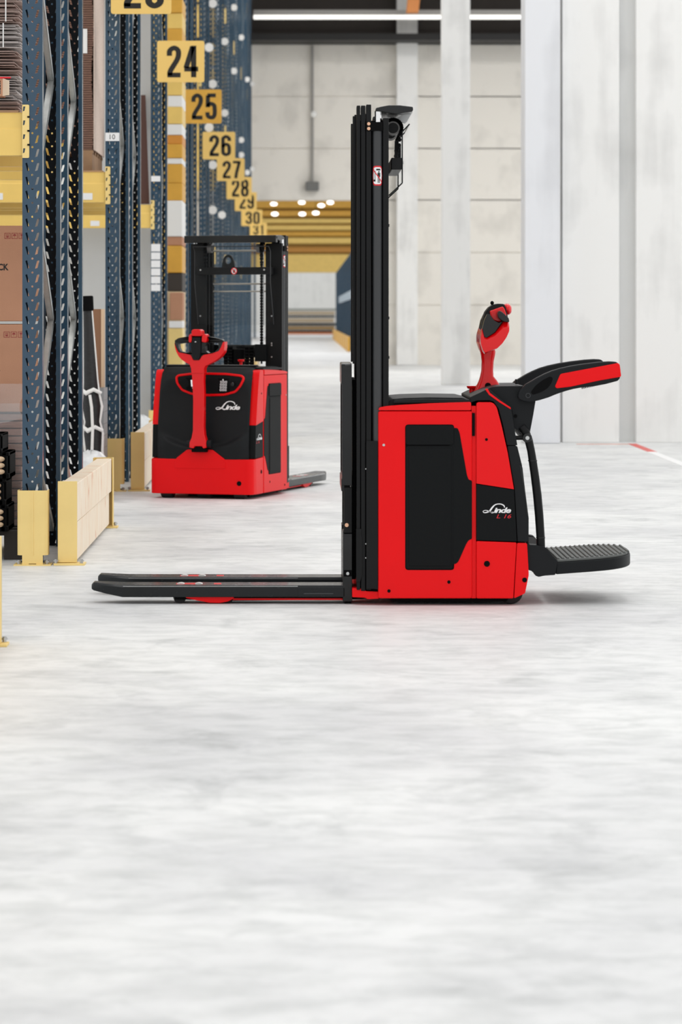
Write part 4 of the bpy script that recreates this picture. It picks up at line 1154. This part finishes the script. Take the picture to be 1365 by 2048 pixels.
        for k in range(15):
            t = k / 14; a = math.radians(115 - 150 * min(1, t * 1.3)); rr = .036
            if t * 1.3 <= 1: c = (pu + rr * math.cos(a), pz + rr * math.sin(a))
            else: c = (pu + rr * math.cos(math.radians(-35)) - .006 * (t * 1.3 - 1) / .3, pz + rr * math.sin(math.radians(-35)) - .075 * (t * 1.3 - 1) / .3)
            ch.cyl((c[0], s * .2, c[1]), (c[0], s * .222, c[1]), .0085, 8)
        ch.cyl((pu + .026, s * .211, pz - .14), (pu + .026, s * .211, pz - .07), .007, 8)
        M('pulley_chain', ch, BLK_D)
    # guard plate on top
    gp = P([(752, 216), (764, 213), (778, 210.5), (800, 210.5), (826.5, 213.5), (827, 219), (825.5, 223.5), (812, 225), (795, 228), (780, 226), (764, 223.5), (752, 223)], V0)
    gp = [(a, b_ - dz) for a, b_ in gp]
    top = M('mast_guard', MB().prism(gp, -.345, -.22).prism(gp, .22, .345), BLK_G, .004)
    gb = P([(764, 214), (826.5, 214.5), (827, 222), (795, 226), (764, 222)], V0)
    M('guard_bar', MB().prism([(a, b_ - dz) for a, b_ in gb], -.23, .23), BLK_G, .004)
    if not platform: M('guard_lip', MB().box(T(812, 0, V0)[0], T(827, 0, V0)[0], -.345, .345, zt(235), zt(211.5)), BLK_G, .004)
    if platform:
        fl = [(a, b_ - dz) for a, b_ in P([(826, 224), (815, 243), (811, 247), (795, 244), (788, 240), (808, 228)], -.2)]
        M('guard_flap', MB().prism(fl, -.2, -.19), mat('flap_grey', (196, 198, 198), .3), .002)
    # clear screen, bent at top and bottom
    lo = (779, 390) if platform else (779, 500)
    sp = [(a, b_ - dz) for a, b_ in P([(820, 247), (806, 262), (806, 365), lo], V0)]
    th = .004
    inner = [(a - th, b_ - th * (1 if i else 0)) for i, (a, b_) in enumerate(sp)]
    M('clear_screen', MB().prism(sp + inner[::-1], -.285, .285), CLEAR, smooth=0)
    ed = MB()
    for v in (-.285, .285):
        for (a, b_) in zip(sp, sp[1:]): ed.tube([(a[0], v, a[1]), (b_[0], v, b_[1])], .0032, 6)
    ed.tube([(sp[0][0], -.285, sp[0][1]), (sp[0][0], .285, sp[0][1])], .0032, 6)
    M('screen_edge', ed, GREY_T if not platform else BLK_G)
    # cross member with lifting eye
    a, b_ = T(784, 338, V0), T(805, 314, V0)
    cm = M('cross_member', MB().box(a[0], b_[0], -.29, .29, a[1] - dz, b_[1] - dz), BLK_M, .003)
    zc = b_[1] - dz
    eye = rnd([(-.052, zc - .01), (-.040, zc + .05), (-.018, zc + .085), (.018, zc + .085), (.040, zc + .05), (.052, zc - .01)], .022, 4)
    O('lifting_eye', MB().sheet(eye, [circ(0, zc + .045, .022, 20)], lambda p, q, t: (t, p - .035, q), b_[0] - .022, b_[0] - .006), BLK_M, .003, parent=cm)
    for v in (-.24, .24): O('screen_bolt', MB().cyl((b_[0], v, zc - .018), (b_[0] + .009, v, zc - .018), .006, 10), STEEL, parent=cm)
    if not platform:
        z0 = zc - .026; c0 = .012; xx = b_[0] + .001
        r1 = O('hand_sign', MB().sheet(circ(c0, z0, .022, 24), [], lambda p, q, t: (xx + t, p, q), 0, .001), DECALW, parent=cm, smooth=0)
        O('hand_sign_ring', MB().sheet(circ(c0, z0, .0235, 24), [circ(c0, z0, .0185, 24)], lambda p, q, t: (xx + t, p, q), .0012, .002).add([(xx + .0022, c0 + x, z0 + y) for x, y in ((-.016, .012), (-.012, .016), (.016, -.012), (.012, -.016))], [(0, 1, 2, 3)]), DECALR, parent=cm, smooth=0)
        hd = MB(); hd.add([(xx + .0016, c0 + x, z0 + y) for x, y in ((-.007, -.012), (.007, -.012), (.009, .002), (-.009, .002))], [(0, 1, 2, 3)])
        for x in (-.0075, -.0025, .0025, .0075): hd.add([(xx + .0016, c0 + x + a_, z0 + y) for a_, y in ((-.0016, 0), (.0016, 0), (.0016, .012), (-.0016, .012))], [(0, 1, 2, 3)])
        O('hand_sign_hand', hd, INK, parent=cm, smooth=0)
        M('control_box', MB().box(T(778, 0, V0)[0], T(778, 0, V0)[0] + .03, .15, .235, EYE - (722 - VY) * 20.9 / F_PX, EYE - (688 - VY) * 20.9 / F_PX), BLK_P, .003)
    for py, rad in ((502, .006), (568, .006), (583, .005)):
        w_ = EYE - (py - VY) * 20.9 / F_PX + (0 if not platform else .335)
        M('cross_tube', MB().cyl((cu_ - .02, -.2, w_), (cu_ - .02, .2, w_), rad, 10), mat('tube_pale', (205, 200, 190), .35, metal=.5))
    M('side_rod', MB().cyl((cu_ + .05, .205, zt(480) if platform else 1.14), (cu_ + .05, .205, zt(262)), .004, 8), STEEL)
    # centre lift cylinder with hose loops
    hz = .98
    M('centre_cylinder', MB().cyl((cu_, .0, .06), (cu_, .0, hz), .045, 24), BLK_D, .004)
    for v in (-.085, -.05, .075, .11):
        ch = MB(); zz = .8
        while zz < hz + .03: ch.cyl((cu_ + .03, v - .014, zz), (cu_ + .03, v + .014, zz), .012, 8); zz += .021
        M('hose_chain', ch, BLK_D)
    # warning stickers wrapped on the side cylinders
    def lens(x, hwid, hh, p=4.0): return hh * max(0, 1 - abs(x / hwid) ** p) ** (1 / p)
    for s in (-1, 1):
        cy = s * .328; zc2 = T(0, 351.5, V0)[1] if platform else 1.577
        def wrap(x, y, off, s=s, cy=cy, zc2=zc2):
            ph = x / cr
            return (cu_ - s * (cr + off) * math.sin(ph) * 1.0, cy + s * (cr + off) * math.cos(ph), zc2 + y)
        def strips(xs, lo_, hi_, off):
            mb = MB(); vs = []; fs = []
            for x in xs: vs += [wrap(x, lo_(x), off), wrap(x, hi_(x), off)]
            for i in range(len(xs) - 1): fs.append((2 * i, 2 * i + 1, 2 * i + 3, 2 * i + 2))
            return mb.add(vs, fs)
        A, B = .0235, .0415
        xs = [-A + 2 * A * k / 18 for k in range(19)]
        lab_ = M('warning_label', strips(xs, lambda x: -lens(x, A, B), lambda x: lens(x, A, B), .0008), DECALR, smooth=0)
        A2, B2 = A - .0042, B - .006
        xs2 = [-A2 + 2 * A2 * k / 16 for k in range(17)]
        O('label_field', strips(xs2, lambda x: -lens(x, A2, B2), lambda x: lens(x, A2, B2), .0013), DECALW, parent=lab_, smooth=0)
        pic = MB()
        for (xa, xb, ya, yb) in ((-.005, .012, .022, .029), (-.016, -.014, -.015, .028), (-.010, -.008, -.018, .02), (-.018, -.008, -.024, -.016), (-.0, .011, -.004, .012), (.001, .004, -.03, -.004), (.006, .009, -.03, -.004), (.003, .008, .013, .019)):
            q = strips([xa + (xb - xa) * k / 3 for k in range(4)], lambda x: ya, lambda x: yb, .0017); pic.add(q.v, q.f)
        O('label_pictogram', pic, INK, parent=lab_, smooth=0)
        O('label_bar', strips([-.019 + .038 * k / 8 for k in range(9)], lambda x: -x * 1.5 - .0035, lambda x: -x * 1.5 + .0035, .0021), DECALR, parent=lab_, smooth=0)
    # ---------------- fork carriage
    car = O('fork_carriage', MB().box(T(683, 0, -.27)[0], T(690, 0, -.27)[0], -.27, .27, T(0, 985)[1], T(0, 960)[1]).box(T(683, 0, -.27)[0], T(690, 0, -.27)[0], -.27, .27, T(0, 770)[1], T(0, 729)[1]), BLK_G, .003)
    xa, xb = T(684.5, 0, -.28)[0], T(704, 0, -.28)[0]; za, zb2 = T(0, 971, -.28)[1], T(0, 727.5, -.28)[1]
    ringo = rnd([(-.285, za), (.285, za), (.285, zb2), (-.285, zb2)], [.004, .004, .045, .045], 8)
    ringi = rnd([(-.24, za + .04), (.24, za + .04), (.24, zb2 - .05), (-.24, zb2 - .05)], [.01, .01, .03, .03], 4)
    O('carriage_frame', MB().sheet(ringo, [ringi], lambda p, q, t: (t, p, q), xa, xb), BLK_G, .003, 2, parent=car)
    for s in (-1, 1):
        O('carriage_bracket', MB().prism(P([(688, 975), (705, 975), (705, 1066), (688, 1066)], -.28), *sorted((s * .245, s * .283))), BLK_M, .003, parent=car)
        u, w_ = T(694, 1050, -.28)
        O('copper_bolt', MB().cyl((u, s * .283, w_), (u, s * .288, w_), .0085, 16), BRASS, .001, parent=car)
    O('carriage_web', MB().box(T(706, 0, -.27)[0] - .002, T(712, 0, -.27)[0], -.24, .24, .10, T(0, 760)[1]), BLK_D, .002, parent=car) if platform else None
    # ---------------- forks
    for s in (-1, 1):
        vo, vi = s * .285, s * .115
        mid = (vo + vi) / 2; hw = .085
        # sections along the fork: px, top py, bottom py, half width
        secs = [(181.5, 1171, 1180, .035), (186, 1166.5, 1182.5, .046), (215, 1168.5, 1189, .066), (245, 1170.5, 1194.5, .083), (300, 1170.8, 1194.5, .085), (600, 1171, 1194, .085), (664, 1171, 1193, .085), (690, 1171, 1194, .085)]
        rings = []
        for (px, yt, yb, h) in secs:
            u = T(px, 0, -.285)[0]; wt = T(0, yt, -.285)[1]; wb2 = T(0, yb, -.285)[1]; c = min(.009, (wt - wb2) * .35)
            rings.append([(u, mid - h, wb2), (u, mid - h, wt - c), (u, mid - h + c, wt), (u, mid + h - c, wt), (u, mid + h, wt - c), (u, mid + h, wb2)])
        fk = O('fork', MB().loft(rings), FORKM, .002)
        wt = T(0, 1171, -.285)[1]
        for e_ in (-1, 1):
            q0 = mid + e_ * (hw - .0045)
            O('edge_highlight', MB().box(T(246, 0, -.285)[0], T(596, 0, -.285)[0], q0 - .0014, q0 + .0014, wt - .0052, wt - .0030), STEEL, parent=fk, smooth=0)  # bright strip put in as the highlight line along the fork edge
        for (a, b_) in ((353, 392), (428, 443)):
            O('wheel_slot', MB().box(T(a, 0, -.2)[0], T(b_, 0, -.2)[0], mid - .028, mid + .028, wt - .004, wt + .0008), RED, parent=fk, smooth=0)
        for px in (362, 398):
            O('roller', MB().cyl((T(px, 0, -.2)[0], mid - .026, wt - .026), (T(px, 0, -.2)[0], mid + .026, wt - .026), .031, 24), mat('roller_grey', (205, 200, 198), .4), parent=fk) 
        # reinforcing step near the heel, embossed line
        O('heel_plate', MB().box(T(596, 0, -.285)[0], T(688, 0, -.285)[0], vo - s * .0 - .0025 if s < 0 else vo - .002, vo + .002 if s < 0 else vo + .0025, .030, wt - .012), FORKM, .001, parent=fk)
        yy = (-.2885, -.2872) if s < 0 else (.2872, .2885)
        O('emboss_line', MB().box(T(608, 0, -.285)[0], T(667, 0, -.285)[0], yy[0], yy[1], T(0, 1188, -.285)[1], T(0, 1186, -.285)[1]), GREY_T, parent=fk, smooth=0)
        # upright shank
        sh = rnd(P([(686, 1062), (705, 1062), (705, 1203), (686, 1203)], -.285), [.004, .018, .002, .002], 5)
        z_lo, z_hi = T(0, 1203, -.285)[1], T(0, 1062, -.285)[1]; xs0, xs1 = T(686, 0, -.285)[0], T(705, 0, -.285)[0]
        cr_ = [.003, .003, .035, .035]
        O('fork_shank', MB().prism(rnd([(mid - hw, z_lo), (mid + hw, z_lo), (mid + hw, z_hi), (mid - hw, z_hi)], cr_, 6), xs0, xs1, 'x'), BLK_G, .003, parent=fk)
        O('shank_step', MB().prism(P([(688, 1140), (704, 1140), (704, 1153), (688, 1153)], -.285), mid - hw - .001, mid + hw + .001), BLK_D, .001, parent=fk)
        q = T(696, 1147, -.285)
        O('shank_bolt', MB().cyl((q[0], vo + (-.001 if s < 0 else .001), q[1]), (q[0], vo + (-.006 if s < 0 else .006), q[1]), .007, 12), STEEL, .001, parent=fk)
        O('shank_foot', MB().prism(P([(689, 1203), (703, 1203), (703, 1210), (691, 1210)], -.285), mid - .05, mid + .05), BLK_D, parent=fk)
        # load leg under the fork
        lg = O('support_leg', MB().prism(P([(757, 1182), (757, 1196), (705, 1199), (466, 1201.5), (350, 1199), (350, 1193), (470, 1193), (700, 1190)], -.26), *sorted((s * .14, s * .26))), BLK_D, .002)
        O('wheel_arm', MB().prism(rnd(P([(372, 1196), (395, 1201), (420, 1205.5), (440, 1206), (456, 1203), (468, 1197), (468, 1193), (372, 1193)], -.27), .002, 2), *sorted((s * .20, s * .272))), RED, .002, parent=lg)
        u, w_ = T(360, 1197, -.25)
        O('load_wheel', MB().cyl((u, s * .15, .028), (u, s * .25, .028), .028, 24), RUBBER, .003, parent=lg)
        u, w_ = T(455, 1197, -.25)
        O('load_wheel', MB().cyl((u, s * .15, .028), (u, s * .25, .028), .028, 24), RUBBER, .003, parent=lg)
        O('leg_stripe', MB().box(T(466, 0, -.26)[0], T(700, 0, -.26)[0], *sorted((s * .255, s * .2615)), T(0, 1200, -.26)[1], T(0, 1196.5, -.26)[1]), RED, parent=lg, smooth=0)
    O('leg_base', MB().prism(rnd(P([(705, 1176), (728, 1177), (733, 1182), (758, 1183), (758, 1197), (736, 1198), (730, 1195), (705, 1194)], -.33), .002, 2), -.34, .34), RED, .003)
    O('mast_foot', MB().prism(P([(740, 1177), (757, 1177), (757, 1184), (741, 1184)], -.33), -.33, .33), BLK_D)
    # ---------------- tiller
    if platform:
        tl = empty('tiller', (0, 0, 0)); tl.parent = root
        rings = []
        for (py, xl, xr_, vh) in ((790, 944, 1004, .04), (776, 951.4, 1001.5, .038), (768, 955, 999, .037), (760, 958.5, 994, .035), (753, 960.5, 988, .033), (741, 963, 987, .030), (723, 963.7, 988, .029), (712, 962.5, 990.5, .030), (703.7, 961, 992, .032), (697, 959.5, 990, .034), (690, 958.5, 995, .034), (680, 960, 990, .03)):
            ul, w_ = T(xl, py, 0); ur, _ = T(xr_, py, 0); c = (ul + ur) / 2; h = (ur - ul) / 2; rg = []
            for k in range(20):
                a = 2 * math.pi * k / 20; ca, sa = math.cos(a), math.sin(a)
                rg.append((c + h * math.copysign(abs(ca) ** .7, ca), vh * math.copysign(abs(sa) ** .7, sa), w_))
            rings.append(rg)
        O('tiller_arm', MB().loft(rings), RED_T, parent=tl, smooth=60)
        u, w_ = T(975.5, 771, 0)
        O('arm_bearing', MB().cyl((u, -.045, w_), (u, .045, w_), .013, 20), BLK_D, parent=tl)
        W = rnd(P([(957.3, 668), (957.8, 684), (961.5, 700), (966, 708), (975, 703), (990, 697), (1000.5, 684), (1009, 667.5), (1014, 652), (1014.5, 643), (1009, 640), (1002, 643.5), (986, 664), (970, 674.5), (965.5, 672), (961, 655)], 0), .004, 2)
        c0 = T(974, 694, 0)
        rings = []
        for k in range(17):
            v = -.165 + .33 * k / 16; t = abs(v) / .165
            q = .86 + .14 * min(1, t * 1.5); th_ = 1 - .25 * max(0, (t - .85) / .15)
            rings.append([(c0[0] + (a - c0[0]) * q, v, c0[1] + (b_ - c0[1]) * q * th_) for a, b_ in W])
        O('tiller_bowl', MB().loft(rings), RED_T, .004, parent=tl, smooth=50)
        Bk = rnd(P([(961.5, 657), (965, 640), (970, 624), (977, 615), (985, 609.5), (995, 607.5), (1007, 608), (1011, 616), (1014.5, 632), (1014.5, 644), (1004, 642), (986, 664), (968.5, 675), (964.5, 670)], 0), .005, 3)
        O('tiller_console', MB().prism(Bk, -.055, .055), BLK, .006, parent=tl)
        hornp = rnd(P([(961.5, 657), (965, 641), (971, 628), (976, 628), (984, 640), (994, 646), (1001, 643), (986, 664), (968.5, 675.5), (964.5, 671)], 0), .004, 3)
        for s in (-1, 1):
            a, b_ = sorted((s * .10, s * .150))
            O('tiller_horn', MB().prism(hornp, a, b_), BLK_G, .004, parent=tl)
            g0 = T(994, 627, 0); g1 = T(1008, 641, 0)
            gp_ = rnd(P([(990.5, 626), (994, 621.5), (999, 623), (1013, 636), (1014.5, 644), (1007, 644.5), (1000, 642), (992, 635)], 0), .006, 4)
            a, b_ = sorted((s * .06, s * .172))
            O('handle_grip', MB().prism(gp_, a, b_), BLK_G, .006, parent=tl)
            bt = rnd(P([(977.8, 622), (989, 618), (1003.5, 613), (1007, 618), (1011, 630), (1009, 638), (1000, 643), (994, 644), (985, 641), (979.5, 634)], 0), .005, 4)
            a, b_ = sorted((s * .055, s * .098))
            O('thumb_switch', MB().prism(bt, a, b_), RED_T, .006, parent=tl)
        u, w_ = T(1014.5, 618, 0)
        O('reversing_button', MB().ball((u, 0, w_), .021, .042, .024).ball((u + .004, 0, w_ - .006), .017, .038, .02), RED_T, parent=tl)
        u, w_ = T(985, 606, 0)
        O('horn_button', MB().ball((u, 0, w_), .008, .012, .009), BLK_D, parent=tl)
    else:
        tl = empty('tiller', (0, 0, 0)); tl.parent = root
        def tv(px): return (px - 396.0) / 291.0
        def tw(py): return EYE - (py - VY) * 20.02 / F_PX
        utab = [(.30, .285), (.45, .272), (.90, .262), (1.12, .262)]
        def place(mb, bend=1.0, lean=0):
            mb.v = [(x + interp(utab, z) - bend * y * y + lean * (z - 1.0), y * (.97 if z > .8 else 1) - .017 * max(0, min(1, (z - .72) / .2)), z) for x, y, z in mb.v]; return mb
        def refine(poly, n=3):
            out = []
            for i in range(len(poly)):
                a, b_ = poly[i], poly[(i + 1) % len(poly)]
                for k in range(n): out.append((a[0] + (b_[0] - a[0]) * k / n, a[1] + (b_[1] - a[1]) * k / n))
            return out
        Q = lambda l: [(tv(a), tw(b_)) for a, b_ in l]
        armp = Q([(384.5, 735), (410.8, 735), (409.5, 748), (407.5, 762), (407.2, 790), (407.2, 855), (408.8, 870), (412, 880), (412.5, 896), (406, 897.5), (405, 893), (389, 893), (388, 897.5), (378.3, 896), (378.6, 885), (382.5, 876), (384.8, 862), (385, 800)])
        mb = MB(); mb.prism(armp, -.024, .024, 'x')
        O('tiller_arm', place(mb), RED_T, .010, 3, parent=tl)
        O('arm_bearing', MB().cyl((.265, -.085, tw(888)), (.265, .085, tw(888)), .026, 24), BLK, .004, parent=tl)
        O('arm_yoke', MB().box(.19, .285, -.05, .05, tw(905), tw(884)), BLK_D, .004, parent=tl)
        bowl = Q([(348, 686), (350, 697), (353, 705), (358, 713), (364, 719), (373, 725), (382, 729.5), (384.2, 737), (384.5, 747), (410.5, 747), (411, 738), (414, 732.5), (425, 727), (435, 721.5), (444, 714), (450.5, 705), (452.2, 694), (452.3, 683.5), (449, 684), (445.5, 694), (441, 702), (429.5, 706.7), (412, 709.8), (408, 713), (403, 720.5), (391, 720.5), (388, 715), (384.8, 710.2), (373, 707.6), (358, 705), (351.6, 695)])
        mb = MB(); mb.prism(bowl, -.030, .030, 'x')
        O('tiller_bowl', place(mb), RED_T, .007, 3, parent=tl)
        frame = Q([(348.5, 687), (349, 681), (357, 676.5), (370, 674.3), (382, 673), (398, 671.5), (420, 673), (435, 676), (447.6, 679.5), (451.5, 684), (447, 692), (442, 702), (430, 707.5), (411, 710.5), (404, 721), (390.5, 721), (384, 710.5), (373, 708.3), (358, 705.7), (351.4, 695)])
        h1 = Q([(357, 688.6), (371.4, 686.2), (386.2, 685.9), (386, 700), (382, 704.5), (375, 706), (362, 702.8), (358, 696)])
        h2 = Q([(419, 685), (432, 685.6), (440, 687), (441, 696), (433, 704.2), (421, 706.2), (416, 702), (414.5, 692)])
        mb = MB(); mb.sheet(refine(frame), [refine(h1, 2), refine(h2, 2)], lambda p, q, t: (t, p, q), -.02, .024)
        O('handle_loop', place(mb), BLK_G, parent=tl)
        mb = MB(); mb.prism(rnd(Q([(388, 674), (407, 674), (406.5, 700), (404, 719), (391, 719), (387.5, 700)]), .01, 3), .0, .040, 'x')
        O('console', place(mb), BLK, .005, parent=tl)
        mb = MB(); mb.prism(rnd(Q([(388.5, 672), (389, 661), (393, 658.5), (405, 658.5), (409.5, 662), (409, 672.5)]), .008, 4), -.02, .052, 'x')
        O('reversing_button', place(mb), RED_T, .010, 3, parent=tl)
        for a, b_ in ((382.3, 389), (409, 419.5)):
            mb = MB(); mb.prism(rnd(Q([(a, 684), (a + .5, 672), ((a + b_) / 2, 667), (b_ - .5, 670), (b_, 680), (b_ - 2, 685.5)]), .008, 4), -.02, .045, 'x')
            O('thumb_switch', place(mb), RED_T, .008, 3, parent=tl)
        mb = MB(); mb.box(.0405, .0415, tv(395), tv(398), tw(684.5), tw(683)); O('pilot_light', place(mb), DECALW, parent=tl, smooth=0)
    return root

make_stacker(True, (U0, YC, 0), 0, 0, 'near red and black pallet stacker seen from the side, with side arms and standing platform', 'L 16')
yaw = math.radians(17.2)
th = -math.pi / 2 - yaw
cxy = Vector((wx(506, 20.0), 20.0))
ru, rv = .236, .36
off = Vector((math.cos(th) * ru - math.sin(th) * rv, math.sin(th) * ru + math.cos(th) * rv))
make_stacker(False, (cxy.x - off.x, cxy.y - off.y, 0), th, .335, 'distant pallet stacker seen from its tiller end, red and black, beside the racks', 'L 14')
